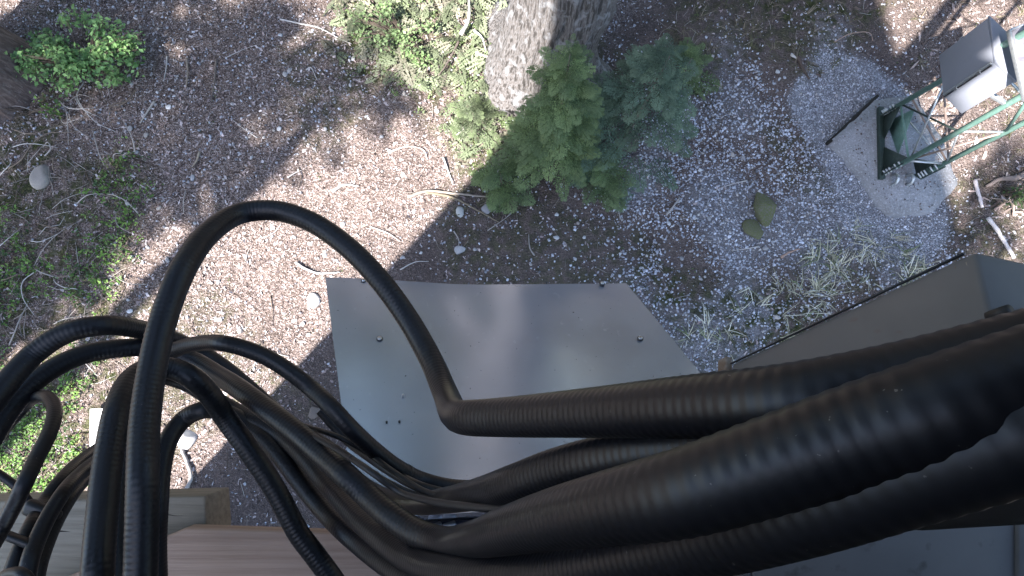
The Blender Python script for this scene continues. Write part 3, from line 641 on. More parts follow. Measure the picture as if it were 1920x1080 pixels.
stone_obj('boulder', 868, 250, .07, (.5, .46, .42), 'sunlit pale stone among the yellow-green seedlings', seed=18)
placed = 0
while placed < 190:
    px = rng.uniform(240, 1460); py = rng.uniform(30, 640)
    w = (.9 if px < 720 else .6 if px < 1150 else .5); w *= 1.0 if not (940 < px < 1330 and py < 300) else .1
    if 600 < px < 1260 and py > 505: w = 0
    if rng.random() > w: continue
    sz = .013 + .018 * rng.random() ** 2.5; c_ = palette(1, [(.55, .55, .56), (.42, .42, .44), (.32, .31, .31), (.42, .38, .35)], [2.5, 2, 1.8, 1.2])[0]
    eg = px - (340 + (920 - py) * .931)
    kind_ = ('small pale stone lying among the blue-grey gravel', 'pale stones among the gravel') if px > 1150 else ('small pale stone on the dark bare soil inside the straight shade edge', 'pale stones on the bare shaded soil') if eg > 0 else ('small pale stone in the tree shade on the pebbly soil', 'pale stones in the tree shade') if py < 330 - .28 * (px - 250) or px < 330 else ('small pale stone in the sunlit bark litter', 'pale stones in the sunlit litter')
    stone_obj('stone', px, py, sz, tuple(c_), *kind_, sink=.15)
    placed += 1

# ------------------------------------------------------------------ countable sticks and branches
def stick(name, pts, r, label, col=(.34, .30, .27), lift=.02, r_end=None, group=None, cat='stick', m='twig', seg=7, bow=0.0):
    P = []
    for i, q in enumerate(pts):
        g = G(q[0], q[1]); u = i / max(len(pts) - 1, 1); P.append(g + np.array([0, 0, (q[2] if len(q) > 2 else lift) + bow * 4 * u * (1 - u)]))
    C = cr_spline(np.array(P), max(.02, r * 1.5))[0]; C = C + np.random.default_rng(abs(int(pts[0][0]))).normal(0, r * .10, C.shape)
    rad = np.linspace(r, r * .45 if r_end is None else r_end, len(C)) * (1 + .10 * np.sin(np.arange(len(C)) * 1.7))
    V, F = tube_arrays(C, rad, seg)
    return tag(np_mesh(name, V, F, M[m], np.tile(col, (len(V), 1)), smooth=True), label, cat, group)
PALE = (.46, .43, .41); BRN = (.17, .13, .10); GRY = (.32, .29, .27)
stick('branch', [(765, 372), (800, 360), (850, 364), (925, 371)], .018, 'mossy bent branch running out of the sun into the shade', (.24, .205, .17), r_end=.008)
stick('branch', [(800, 362), (850, 372), (900, 398), (935, 418)], .015, 'forked side branch lying across the straight shade edge', (.16, .13, .09))
stick('branch', [(525, 36), (560, 44), (600, 54), (640, 76), (660, 84)], .010, 'long pale twig lying in the top dappled litter', PALE)
stick('branch', [(735, 288), (765, 278), (795, 284), (803, 302)], .012, 'curved sunlit root looping out of the litter below the trunk', (.38, .31, .27))
stick('branch', [(832, 298), (842, 325), (850, 348)], .011, 'straight short stick lit by the sun beside the shade edge', PALE)
stick('branch', [(555, 492), (575, 505), (600, 513), (640, 512)], .014, 'pale broken stick lying against the cabinet far corner', PALE)
stick('branch', [(625, 362), (645, 350), (675, 352)], .016, 'pale stub of branch lying in the bright litter', PALE)
stick('branch', [(352, 112), (354, 140), (353, 168)], .012, 'upright-lying straight brown stick in the shaded soil', (.26, .21, .17))
stick('branch', [(404, 112), (402, 150), (400, 194)], .011, 'long straight dark stick on shaded pebbly soil', (.16, .13, .11))
stick('branch', [(300, 198), (288, 216), (273, 238)], .012, 'pale short stick lying slanted on shaded soil', (.34, .31, .28))
stick('branch', [(378, 288), (372, 305), (364, 316)], .012, 'splintered piece of wood on shaded soil', (.3, .25, .19))
stick('branch', [(1250, 402), (1262, 388), (1275, 370)], .013, 'slanted grey stick on the dark gravelly soil', (.36, .33, .31))
stick('branch', [(1148, 362), (1158, 388), (1163, 412)], .010, 'thin grey stick standing out on the dark soil', (.3, .27, .25))
stick('branch', [(1462, 484), (1478, 474), (1497, 468)], .014, 'reddish broken stick in the gravel near the grey steel arm', (.33, .22, .17))
stick('branch', [(1490, 112), (1500, 132), (1515, 152)], .022, 'dark rotten branch stub by the gravel path edge', (.08, .055, .045))
stick('branch', [(1478, 108), (1484, 112), (1490, 117)], .016, 'pale snapped tip of the rotten branch stub', PALE)
stick('branch', [(1558, 85), (1585, 74), (1620, 73), (1632, 82)], .006, 'thin arching reddish stem over the path edge', (.35, .24, .19), bow=.05)
stick('branch', [(866, 80), (878, 60), (882, 34), (880, 10)], .022, 'bleached forked branch reaching up beside the big trunk', (.5, .48, .46), lift=.12)
stick('branch', [(862, 88), (850, 110), (836, 134), (824, 150)], .014, 'dark crooked branch hanging in the sunlit shrub', (.09, .07, .06), lift=.08)
stick('branch', [(890, 70), (905, 85), (912, 110)], .012, 'short bleached twig leaning on the trunk foot', (.5, .48, .46), lift=.1)
stick('branch', [(893, 108), (920, 120), (945, 134)], .018, 'sun-bleached stub pressed against the trunk foot', (.42, .36, .31), lift=.06)
# concrete offcut edges and strip by the tower
stick('fallen_log', [(1842, 412), (1858, 432), (1876, 458), (1894, 486)], .020, 'sun-bleached pole lying beyond the grey steel arm', (.60, .54, .52), lift=.05, r_end=.016, cat='log', seg=9)
stick('fallen_log', [(1822, 340), (1826, 362), (1834, 392)], .018, 'short bleached stick on the sunlit bank below the tower', (.56, .5, .5), lift=.04, r_end=.014, cat='log', seg=9)
stick('fallen_log', [(1935, 318), (1905, 334), (1868, 338), (1846, 352)], .035, 'knobbly bark-covered root on the sunlit bank', (.24, .185, .16), lift=.03, r_end=.015, cat='log', seg=9)
tag(barobj('pad_shade_strip', on_height(1553, 268, .04), on_height(1640, 184, .04), .03, .13, M['crack']), 'dark strip standing in for the shaded gap along the concrete pad edge', 'board')  # dark strip added in place of the shaded gap beside the pad
x, y, z0, zz = sample(2600, lambda z, x, y: z['strip'] * .5 + .12 * z['brown'], (3.0, 6.3, -.5, 5.2)); n = len(x); s_ = .02 + .06 * rng.random(n) ** 2
v, f, c = scatter(CHIPS, CHIP_F, np.stack([x, y, z0 + .02], -1), rot_yaw_tilt(n, .5), np.stack([s_ * 1.6, s_, s_ * 1.4], -1), palette(n, [(.34, .27, .245), (.2, .15, .13), (.09, .065, .055), (.45, .40, .38)], [3, 3, 2, 1]))
tag(np_mesh('bark_debris', v, f, M['litter'], c), 'coarse bark and wood debris over the sunlit bank below the tower', 'debris', kind='stuff')
stick('branch', [(1860, 395), (1885, 375), (1905, 350), (1925, 345)], .012, 'thin forked bramble stem over the sunlit bank', (.28, .2, .17), bow=.12)
stick('branch', [(1900, 405), (1880, 385), (1850, 372)], .010, 'bare bramble stem crossing the sunlit bank', (.24, .19, .16), bow=.1)
# tangle of curved dead twigs at the upper left
tang = [((160, 160), (180, 175), (186, 198), (178, 212)), ((168, 160), (160, 185), (165, 200), (180, 222), (200, 242), (228, 254)), ((266, 178), (262, 200), (240, 213), (215, 205)), ((124, 228), (140, 242), (160, 236), (178, 220)), ((30, 322), (60, 310), (85, 280), (110, 262), (150, 258), (200, 248)), ((140, 195), (170, 190), (205, 200)),
        ((0, 350), (30, 330), (42, 318), (30, 300)), ((100, 300), (118, 290), (112, 278), (95, 284)), ((118, 322), (136, 325), (142, 345), (132, 362)), ((225, 308), (232, 300), (262, 292)), ((228, 315), (226, 335), (238, 354)), ((150, 190), (176, 218), (196, 226)), ((200, 170), (210, 190), (212, 205)), ((215, 150), (220, 175), (218, 190)), ((0, 285), (20, 300), (36, 322), (48, 350)),
        ((70, 500), (98, 470), (130, 440), (165, 415)), ((68, 455), (95, 458), (120, 440)), ((155, 386), (185, 374), (205, 368)), ((290, 375), (300, 390), (296, 402)), ((355, 362), (358, 385), (352, 405)), ((110, 270), (150, 275), (180, 272)), ((120, 195), (150, 215), (190, 210)), ((40, 250), (80, 262), (130, 240))]
for i in range(38):
    px, py = (rng.uniform(-10, 260), rng.uniform(200, 560)) if i < 28 else (rng.uniform(0, 190), rng.uniform(600, 860)); a = rng.random() * 6.28; L_ = rng.uniform(14, 46); k = rng.normal(0, .35) * L_
    ca, sa = math.cos(a), math.sin(a); tang.append(((px - L_ * ca, py - L_ * sa), (px - .3 * L_ * ca - k * sa, py - .3 * L_ * sa + k * ca), (px + .35 * L_ * ca - .8 * k * sa, py + .35 * L_ * sa + .8 * k * ca), (px + L_ * ca, py + L_ * sa)))
for i, t_ in enumerate(tang):
    stick('dead_twig', t_, .0038 + .0038 * ((i * 7) % 5) / 4, 'thin curved bare dead twig arching over the green ground cover', PALE if i % 5 == 1 else GRY if i % 2 else BRN, group='dead twigs over the ground cover', cat='twig', bow=.06, lift=.03)
for i in range(60):
    px = rng.uniform(240, 1450); py = rng.uniform(40, 700); L_ = rng.uniform(12, 34); a = rng.random() * 6.28
    if 600 < px < 1300 and py > 500: continue
    stick('loose_twig', [(px - L_ * math.cos(a), py - L_ * math.sin(a)), (px + rng.normal(0, 4), py + rng.normal(0, 4)), (px + L_ * math.cos(a), py + L_ * math.sin(a))], rng.uniform(.004, .008), ('pale', 'grey', 'brown')[i % 3] + ' short broken twig lying loose on the open ground', [PALE, GRY, BRN][i % 3], group=('pale', 'grey', 'brown')[i % 3] + ' loose twigs on the open ground', cat='twig', lift=.012, seg=5)

# white board lying in the sunlit ground cover
wb = [G(180, 766), G(243, 764), G(240, 938), G(180, 940)]
hexa('white_board', np.array([p + np.array([0, 0, .05]) for p in wb] + [p + np.array([0, 0, .10]) for p in wb]), M['white_paint'])
tag(bpy.data.objects['white_board'], 'white painted board lying in the sunny ground cover under the cables', 'board')
stick('branch', [(340, 842), (352, 868), (360, 895), (352, 915)], .016, 'pale bent stick beside the whitish rock', GRY, lift=.03, r_end=.018)

# ------------------------------------------------------------------ lattice tower
def tw_foot(px, py): return on_height(px, py, PAD_H)
fA, fB, fC = tw_foot(1652, 216), tw_foot(1652, 329), tw_foot(1716, 334)
fD = None
tower = empty('lattice_tower', tuple(np.array([fB[0], fB[1], PAD_H]))); tag(tower, 'green tubular lattice tower bolted to the concrete pad', 'tower')
TH = 6.5
def up(f, h): return f + np.array([0, 0, h])
leanA = (on_height(1762, 153, PAD_H + 1.05) - up(fA, 1.05)) / 1.05
def legpt(f, h): return up(f, h) + (leanA * h if f is fA else 0)
for f in (fA, fB, fC):
    under(tower, tube('leg', np.array([legpt(f, .22), legpt(f, 1.5), legpt(f, TH)]), .023, M['green_steel'], 12))
    foot_ = under(tower, barobj('foot_angle', legpt(f, .03), legpt(f, .36), .085, .012, M['dark_green'], up=(f is fC and (.6, .8, 0)) or (-.55, .83, 0)))
    for q in (.07, .11, .15, .23, .29):
        nrm = np.array([-.55, .83, 0]); nrm = nrm / np.linalg.norm(nrm); sgn = -1
        c_ = legpt(f, q) + np.array([-.03, .0, .02]); tube('bolt', np.array([c_ + nrm * -.035, c_ + nrm * .012 + np.array([-.012, 0, .02])]), .009, M['galvanised'], 6).parent = foot_
# sole bar on the pad and triangular gussets at the feet
under(tower, barobj('sole_bar', fA + np.array([-.02, .07, .03]), fB + np.array([-.02, -.05, .03]), .05, .05, M['dark_green']))
def plate(name, pts, t, m):
    pts = np.array(pts, float); nn = np.cross(pts[1] - pts[0], pts[2] - pts[0]); nn /= np.linalg.norm(nn); k = len(pts)
    V = np.concatenate([pts - nn * t / 2, pts + nn * t / 2]); i = np.arange(k); j = (i + 1) % k
    return under(tower, np_mesh(name, V, [np.stack([i, j, j + k, i + k], -1), i[None, ::-1], (i + k)[None]], m))
ab = (fB - fA) / np.linalg.norm(fB - fA)
plate('gusset', [up(fA, .03) + ab * .03, up(fA, .03) + ab * .30, legpt(fA, .40) + ab * .02], .01, M['dark_green'])
plate('gusset', [up(fB, .03) - ab * .03, up(fB, .03) - ab * .30, legpt(fB, .40) - ab * .02], .01, M['dark_green'])
bc = (fC - fB) / np.linalg.norm(fC - fB)
plate('gusset', [up(fC, .03) - bc * .0 + np.array([.0, .0, 0]), up(fC, .03) + np.array([-.02, .20, 0]), legpt(fC, .38)], .01, M['dark_green'])
plate('gusset', [up(fA, .05) + ab * .1 + np.array([.03, 0, 0]), up(fA, .05) + ab * .45 + np.array([.14, 0, 0]), legpt(fA, .42) + np.array([.12, -.05, 0])], .008, M['green_steel'])
def brace(p, q, r, m): under(tower, tube('brace', np.array([p, q]), r, m, 8))
LP = legpt
brace(LP(fA, .40), LP(fB, .40) , .010, M['green_steel'])
brace(LP(fA, .40), LP(fB, 1.0), .009, M['dark_green'])
brace(LP(fB, .42), LP(fA, 1.15), .009, M['galvanised'])
brace(LP(fB, .40), LP(fC, 1.05), .010, M['brown_steel'])
brace(LP(fB, .38), LP(fC, .38), .011, M['galvanised'])
brace(LP(fB, 1.0), LP(fC, 1.05), .010, M['galvanised'])
brace(LP(fB, 1.0), LP(fC, .42), .009, M['galvanised'])
brace(LP(fC, .42), LP(fA, .60), .009, M['brown_steel'])
brace(LP(fC, .40), up(fA, .12) + np.array([.1, 0, 0]), .008, M['galvanised'])
brace(LP(fC, .44), LP(fA, 1.1), .009, M['brown_steel'])
brace(LP(fC, 1.05), LP(fB, 1.7), .014, M['green_steel'])
brace(LP(fB, 1.62), LP(fC, 1.62), .012, M['galvanised'])
brace(LP(fB, 1.68), LP(fA, 1.68), .016, M['galvanised'])
brace(LP(fB, 1.60), LP(fA, 1.62), .010, M['galvanised'])
for hh in (2.3, 3.0, 3.7, 4.4, 5.1, 5.8):
    for p, q in ((fA, fB), (fB, fC), (fC, fA)): brace(LP(p, hh), LP(q, hh + .5), .009, M['galvanised'])
# cable conduits bending out of the pad
for k, (px, py) in enumerate(((1672, 338), (1700, 338))):
    q = on_height(px, py, PAD_H)
    o = tube('conduit', np.array([q + [.01, .05, .0], q + [0, .03, .07], q + [-.002, -.01, .10], q + [-.004, -.045, .07], q + [-.004, -.06, -.02]]), .016, M['galvanised'], 10, step=.01)
    tag(o, 'short dark conduit hoop rising from the concrete pad at the tower foot', 'conduit', 'conduit hoops at the tower foot')

# steel box on the tower
H0 = 1.45
def find_h(px, py, xy):
    best = min((np.hypot(*(np.array(proj(np.array([xy[0], xy[1], h]))) - [px, py])), h) for h in np.arange(1.5, 3.0, .01)); return best[1]
q1, q2, q3 = [on_height(px, py, H0)[:2] for px, py in ((1760, 104), (1769, 180), (1803, 214))]
H1 = find_h(1862, 118, q2)
q4 = q1 + (q3 - q2)
bx = empty('tower_box', (*q2, H0)); tag(bx, 'light grey steel cabinet mounted on the green lattice tower', 'cabinet')
pl = np.array([q1, q2, q3, q4])
def prism8(name, poly, z0, z1, m, root, bw=.004):
    return under(root, hexa(name, np.concatenate([np.c_[poly, np.full(4, z0)], np.c_[poly, np.full(4, z1)]]), m, None, bw))
prism8('body', pl, H0, H1, M['box_grey'], bx)
cen = pl.mean(0)
prism8('lid', cen + (pl - cen) * 1.03, H1 + .002, H1 + .022, M['box_grey'], bx, .003)
u12 = (q1 - q2) / np.linalg.norm(q1 - q2); u32 = (q3 - q2) / np.linalg.norm(q3 - q2); outw = q2 - cen; outw /= np.linalg.norm(outw)
e_ = lambda s, z: np.array([*(q2 + u12 * s + outw * .010), z])
under(bx, barobj('seam_channel', e_(.012, H0 + .01), e_(.012, H1 - .01), .020, .012, M['galvanised'], up=(*outw, 0)))
under(bx, barobj('door_seal', e_(-.006, H0 + .01), e_(-.006, H1 - .01), .010, .010, M['dark_bolt'], up=(*outw, 0)))
for z in (.25, .72): under(bx, barobj('hinge', e_(.0, H0 + (H1 - H0) * z), e_(.0, H0 + (H1 - H0) * z + .03), .02, .024, M['bolt'], up=(*outw, 0)))
mid = (q2 + q3) / 2 + np.array([.02, .06]); 
for f in (fA, fB): under(bx, barobj('mounting_arm', np.array([*(cen + (f[:2] - cen) * .15), H0 + .12]), LP(f, H0 + .12 - PAD_H), .03, .03, M['galvanised']))
# framed clear sheet above the box
zf = H1 + .16
fr = [on_height(px, py, zf) for px, py in ((1891, 58), (1921, 188), (2010, 150), (1985, 20))]
sh = empty('framed_sheet', tuple(fr[0])); tag(sh, 'wavy translucent sheet in an aluminium frame above the tower cabinet', 'panel')
under(sh, hexa('sheet', np.array([p + [0, 0, -.006] for p in fr] + [p + [0, 0, .004] for p in fr]), M['plastic_sheet'], None, 0))
for i in range(4): under(sh, barobj('frame_rail', fr[i], fr[(i + 1) % 4], .014, .03, M['galvanised']))

# ------------------------------------------------------------------ aluminium cabinet below the camera with its sloped cover
cTL, cTR, cBL = at(610, 521, 1.30), at(1174, 530, 1.40), at(667, 972, .845)
nC = np.cross(cTR - cTL, cBL - cTL); nC /= np.linalg.norm(nC)
if nC[2] < 0: nC = -nC
d_ = at(1500, 928, 1.0) - _c0; cBR = _c0 + d_ * (((cTL - _c0) @ nC) / (d_ @ nC))
cab = empty('metal_cabinet', (cTL[0], cTL[1] - .3, 0)); tag(cab, 'brushed aluminium equipment cabinet with a sloped sheet cover', 'cabinet')
gu, gv = 60, 48; U, W = np.meshgrid(np.linspace(0, 1, gu), np.linspace(0, 1, gv)); U, W = U.ravel(), W.ravel()
S = ((1 - U) * (1 - W))[:, None] * cTL + (U * (1 - W))[:, None] * cTR + (U * W)[:, None] * cBR + ((1 - U) * W)[:, None] * cBL
dent = .0035 * np.sin(5.2 * U + 1.0) * np.cos(3.1 * W) + .0018 * np.sin(11 * U + 4 * W + .5) - .006 * np.exp(-((U - .42) ** 2 / .004 + (W - .18) ** 2 / .02)) + .004 * np.exp(-((U - .60) ** 2 / .006 + (W - .15) ** 2 / .05)) - .004 * np.exp(-((U - .93) ** 2 + W ** 2) / .006)
lip = -.003 * np.sin(math.pi * np.clip(U, 0, 1)) * np.exp(-W / .06)
S = S + nC * (.4 * dent + lip)[:, None]
yv = (cBL - cTL) / np.linalg.norm(cBL - cTL); S = S + yv * (.012 * np.sin(math.pi * U) ** 2 * np.exp(-W / .10))[:, None]
ii = (np.arange(gv - 1)[:, None] * gu + np.arange(gu - 1)[None]).ravel()
ring = np.concatenate([np.arange(gu), np.arange(1, gv) * gu + gu - 1, (gv - 1) * gu + np.arange(gu - 2, -1, -1), np.arange(gv - 2, 0, -1) * gu])
nS = len(S); kR = len(ring); RV = np.concatenate([S[ring] - nC * .0002, S[ring] - nC * .012]); ra = nS + np.arange(kR); rb_ = nS + (np.arange(kR) + 1) % kR
cov = under(cab, np_mesh('cover', np.concatenate([S, RV]), [np.stack([ii, ii + gu, ii + gu + 1, ii + 1], -1), np.stack([ra, ra + kR, rb_ + kR, rb_], -1)], M['aluminium'], smooth=True))
def cpos(u, w, k=0.0): return (1 - u) * (1 - w) * cTL + u * (1 - w) * cTR + u * w * cBR + (1 - u) * w * cBL + nC * k
def body_quad(ins, k): return [cpos(ins, ins, k), cpos(1 - ins, ins, k), cpos(1 - ins, 1 - ins * .3, k), cpos(ins, 1 - ins * .3, k)]
under(cab, hexa('body', np.array(body_quad(.07, -.20) + body_quad(.07, -.016)), M['aluminium'], None, .004))
# front fascia with latches under the near edge of the cover
f0, f1 = cpos(0.02, 1.004, -.02), cpos(.98, 1.004, -.02)
fas = under(cab, barobj('fascia', f0 - nC * .03, f1 - nC * .03, .05, .012, M['navy'], up=tuple(yv)))
for u in (.16, .19, .55): 
    p = cpos(u, 1.012, -.02); under(cab, barobj('latch', p, p - nC * .045, .022, .012, M['bolt'] if u != .55 else M['dark_bolt'], up=tuple(yv)))
def cover_pt(px, py):
    d = at(px, py, 1.0) - _c0; return _c0 + d * (((cTL - _c0) @ nC) / (d @ nC))
for px, py, r_, dk in ((712, 637, .0048, 0), (1200, 636, .0048, 0), (1129, 533, .0048, 0), (682, 528, .0046, 0), (725, 792, .0020, 1), (749, 791, .0020, 1), (1025, 530, .0022, 1), (756, 744, .0025, 0)):
    p = cover_pt(px, py); under(cab, tube('screw', np.array([p - nC * .008, p + nC * (.003 if dk else .006)]), r_, M['dark_bolt'] if dk else M['bolt'], 6))
    if not dk and r_ > .004: under(cab, tube('washer', np.array([p - nC * .008, p + nC * .0035]), r_ * 1.4, M['dark_bolt'], 12))
pc = cpos(.5, .55, -.12); under(cab, barobj('post', np.array([pc[0], pc[1], -.2]), pc - np.array([0, 0, .1]), .09, .09, M['galvanised'], up=(0, 1, 0)))

# ------------------------------------------------------------------ wooden platform pieces
def slab(name, px4, zs, thick, m, label, cat):
    q = np.array([at(px, py, z) for (px, py), z in zip(px4, zs)]); dn = np.array([0, 0, -thick])
    o = hexa(name, np.concatenate([q + dn, q]), m, None, .004); tag(o, label, cat); return o
tim = slab('timber_beam', [(-160, 944), (384, 930), (396, 1160), (-160, 1200)], (1.02, 1.0, .96, .98), .09, M['timber'], 'weathered grey timber beam with long cracks under the hanging cables', 'beam')
plk = slab('plank', [(346, 991), (1150, 1018), (1050, 1330), (-60, 1158)], (.95, .95, .90, .92), .035, M['plank'], 'reddish-brown plank resting on the cracked timber beam', 'plank')
q0, q1_, q2_ = at(-160, 944, 1.02), at(384, 930, 1.0), at(-160, 1200, .98); nT = np.cross(q1_ - q0, q2_ - q0); nT /= np.linalg.norm(nT)
def on_timber(px, py):
    d = at(px, py, 1.0) - _c0; return _c0 + d * (((q0 - _c0) @ nT) / (d @ nT))
for pts, w in (([(84, 1020), (100, 1018), (120, 1021), (135, 1020), (170, 1026)], .0022), ([(-10, 1012), (14, 1010), (30, 1012)], .002), ([(302, 967), (315, 965), (330, 967), (352, 965), (372, 961)], .0014), ([(104, 996), (122, 996), (150, 998), (163, 1001)], .0024), ([(80, 1020), (104, 1020), (118, 1018)], .0015)):
    P = np.array([on_timber(*p) for p in pts]); o = tube('crack', P, w, M['crack'], 5, step=.006, r_end=.0006); o.parent = tim
# the utility pole that carries the platform (hidden under the cables)
pole = tube('utility_pole', np.array([[.36, -.98, -.3], [.36, -.98, 3.0], [.36, -.98, 8.3]]), .09, M['pole_wood'], 20)
tag(pole, 'round wooden utility pole carrying the cabinet and the cables', 'pole')

# board added unseen above the camera: it keeps the sky off the nearest cables
mb = barobj('sky_block_board', np.array([-.10, -.12, 5.66]), np.array([.66, -.12, 5.66]), .86, .03, M['black_plastic'], up=(0, 0, 1))
bb2 = barobj('light_block_board', np.array([-.45, -.52, 5.02]), np.array([.9, -.52, 5.02]), .03, 1.3, M['black_plastic'], up=(0, 0, 1))  # unseen upright board added to keep light off the cable undersides
tag(bb2, 'black upright board added unseen behind the thick cables to block light', 'board')
tag(mb, 'black board added unseen above the thick cables to shade them', 'board')
# panel added unseen high on the pole so its shadow falls on the tower cabinet
tgt = np.array([*(q1 * .42 + q2 * .58), H0 + .13]); ap = tgt + np.array(to_sun) * 7.6
blocker = empty('shade_panel', tuple(ap)); tag(blocker, 'flat panel added unseen high on the utility pole to shade the tower cabinet', 'shade panel')
s_x = np.cross(np.array(to_sun), [0, 0, 1.0]); s_x /= np.linalg.norm(s_x)
under(blocker, barobj('panel', ap - np.array([0, 0, .19]), ap + np.array([0, 0, .19]), .25, .05, M['white_paint'], up=(SUN_AZ[0], SUN_AZ[1], 0)))
under(blocker, tube('outrigger', np.array([ap - np.array([.04 * SUN_AZ[0], 0, 0]), [.36, -.98, ap[2]]]), .02, M['galvanised'], 8))
# ------------------------------------------------------------------ square steel arm at the right
dA = .56; vP1 = at(1828, 470, dA); vP0 = at(1372, 682, 1.70 * dA); vP2 = at(1874, 668, .915 * dA); vP3 = at(1995, 507, 1.02 * dA)
e1, e2, e3 = vP0 - vP1, vP2 - vP1, vP3 - vP1
arm = empty('steel_arm', tuple(vP1)); tag(arm, 'grey square steel arm with rusty streaks jutting over the gravel', 'bracket arm')
under(arm, hexa('tube', np.array([vP1, vP1 + e1, vP1 + e1 + e2, vP1 + e2, vP1 + e3, vP1 + e1 + e3, vP1 + e1 + e2 + e3, vP1 + e2 + e3]), M['steel_grey'], None, .005))
n1 = -e3 / np.linalg.norm(e3); n2 = -e1 / np.linalg.norm(e1)
u2 = e2 / np.linalg.norm(e2); u1 = e1 / np.linalg.norm(e1)
under(arm, barobj('edge_lip', vP1 + u1 * .01 + n1 * .002 + u2 * -.001, vP0 + n1 * .001, .002, .003, M['dark_bolt'], up=tuple(n1), bw=0))
under(arm, barobj('end_cap', vP0 + u1 * .002 + u2 * .012 + n1 * .003, vP0 + u1 * .03 + u2 * .012 + n1 * .003, .05, .012, M['rust'], up=tuple(n1)))
def arm_face(px, py):
    d = at(px, py, 1.0) - _c0; return _c0 + d * (((vP1 - _c0) @ n1) / (d @ n1))
for px, py, r_ in ((1823, 590, .0032),):
    p = arm_face(px, py); under(arm, tube('hole', np.array([p - n1 * .001, p + n1 * .0006]), r_ * 1.15, M['crack'], 16))
d = at(1862, 592, 1.0) - _c0; p = _c0 + d * (((vP1 - _c0) @ n2) / (d @ n2)); under(arm, tube('knob', np.array([p - n2 * .004, p + n2 * .016]), .0055, M['black_plastic'], 16))
for px, py, r_ in ((1792, 500, .0016), (1797, 515, .0013), (1788, 545, .0011), (1812, 492, .0013), (1800, 530, .001)):
    p = arm_face(px, py); p2 = arm_face(px + 6, py + 16); under(arm, tube('rust_streak', np.array([p, p * .5 + p2 * .5, p2]), r_ * .8, M['rust'], 5, r_end=.0003))

# ------------------------------------------------------------------ grey panel and black block at the lower right
gp = empty('grey_enclosure', tuple(at(1650, 1100, .75))); tag(gp, 'plain grey sheet-steel enclosure below the thick cables', 'enclosure')
def quad_box(name, px4, z, thick, m, root=None, bw=.003):
    q = np.array([at(px, py, zz) for (px, py), zz in zip(px4, z if isinstance(z, (list, tuple)) else [z] * 4)]); dn = _fw * thick
    o = hexa(name, np.concatenate([q + dn, q]), m, None, bw); return under(root, o) if root else o
quad_box('side_panel', [(1412, 940), (1906, 940), (1906, 1300), (1412, 1300)], .75, .25, M['grey_panel'], gp)
quad_box('corner_post', [(1384, 950), (1409, 950), (1409, 1300), (1384, 1300)], .752, .25, M['grey_panel'], gp)
quad_box('door_panel', [(1909, 940), (2300, 940), (2300, 1300), (1909, 1300)], .745, .25, M['grey_panel'], gp)
tag(quad_box('black_block', [(1690, 900), (2040, 780), (2040, 993), (1699, 1011)], (.20, .18, .18, .20), .04, M['black_plastic'], None, .006), 'black plastic mounting block tucked under the thick cables', 'block')
bb = bpy.data.objects['black_block']

# ------------------------------------------------------------------ coaxial cables: photo pixel, apparent width -> depth of a 28 mm cable
DIA = .028
def cable(label, pts, dia=DIA, ribs=True, name='coaxial_cable', m='cable', group=None, seg=16, cat='cable'):
    P = np.array([at(px, py, dia * F_PX / w) for px, py, w in pts])
    if ribs:
        C, u = cr_spline(P, .0014); rad = dia / 2 * (1 + .0120 * np.cos(u * 2 * math.pi / .0056))
    else:
        C, u = cr_spline(P, .006); rad = np.full(len(C), dia / 2)
    V, F = tube_arrays(C, rad, seg); o = np_mesh(name, V, F, M[m], smooth=True)
    tag(o, label, cat, group); o['_c'] = 0; del o['_c']; return o, C
def tie(o, C, k, dia, nub=True, width=.005, extra=1.0):
    """cable tie round the cable at fraction k, with its head"""
    i = int(k * (len(C) - 1)); T = C[min(i + 3, len(C) - 1)] - C[max(i - 3, 0)]; T /= np.linalg.norm(T); p = C[i]
    V, F = tube_arrays(np.array([p - T * width / 2, p - T * width / 4, p + T * width / 4, p + T * width / 2]), dia / 2 * 1.06 * extra, 16); t = np_mesh('cable_tie', V, F, M['tie'], smooth=False, parent=o)
    return t
arch, C_arch = cable('thick black corrugated cable making the tall arch that bends back over the cabinet',
  [(262, 1130, 58), (266, 1000, 57), (268, 900, 56), (271, 800, 53), (284, 700, 50), (305, 605, 48), (340, 512, 46), (392, 437, 42), (452, 400, 39), (515, 395, 38.5), (585, 417, 39), (655, 466, 40), (716, 530, 41), (768, 603, 42), (808, 675, 44), (836, 740, 48), (852, 775, 56), (880, 783, 66), (950, 782, 74), (1100, 774, 92), (1300, 762, 119), (1500, 749, 142), (1700, 715, 152), (1960, 655, 165), (2400, 545, 185)])
c6, C6 = cable('black corrugated cable making the outermost loop behind the tall arch',
  [(-70, 830, 44), (-30, 775, 43), (0, 735, 42), (28, 700, 41), (62, 665, 40), (105, 634, 39.5), (150, 616, 39), (200, 610, 38), (260, 617, 35), (318, 633, 31), (371, 657, 29), (415, 685, 29), (455, 717, 29), (500, 757, 29), (545, 798, 30), (592, 840, 31), (640, 880, 32), (690, 917, 33), (735, 938, 36), (780, 944, 40), (835, 938, 47), (900, 925, 58), (973, 904, 72), (1040, 882, 80), (1110, 866, 88), (1200, 850, 96), (1300, 838, 104), (1450, 815, 118), (1650, 770, 130), (1960, 690, 140), (2400, 575, 160)])
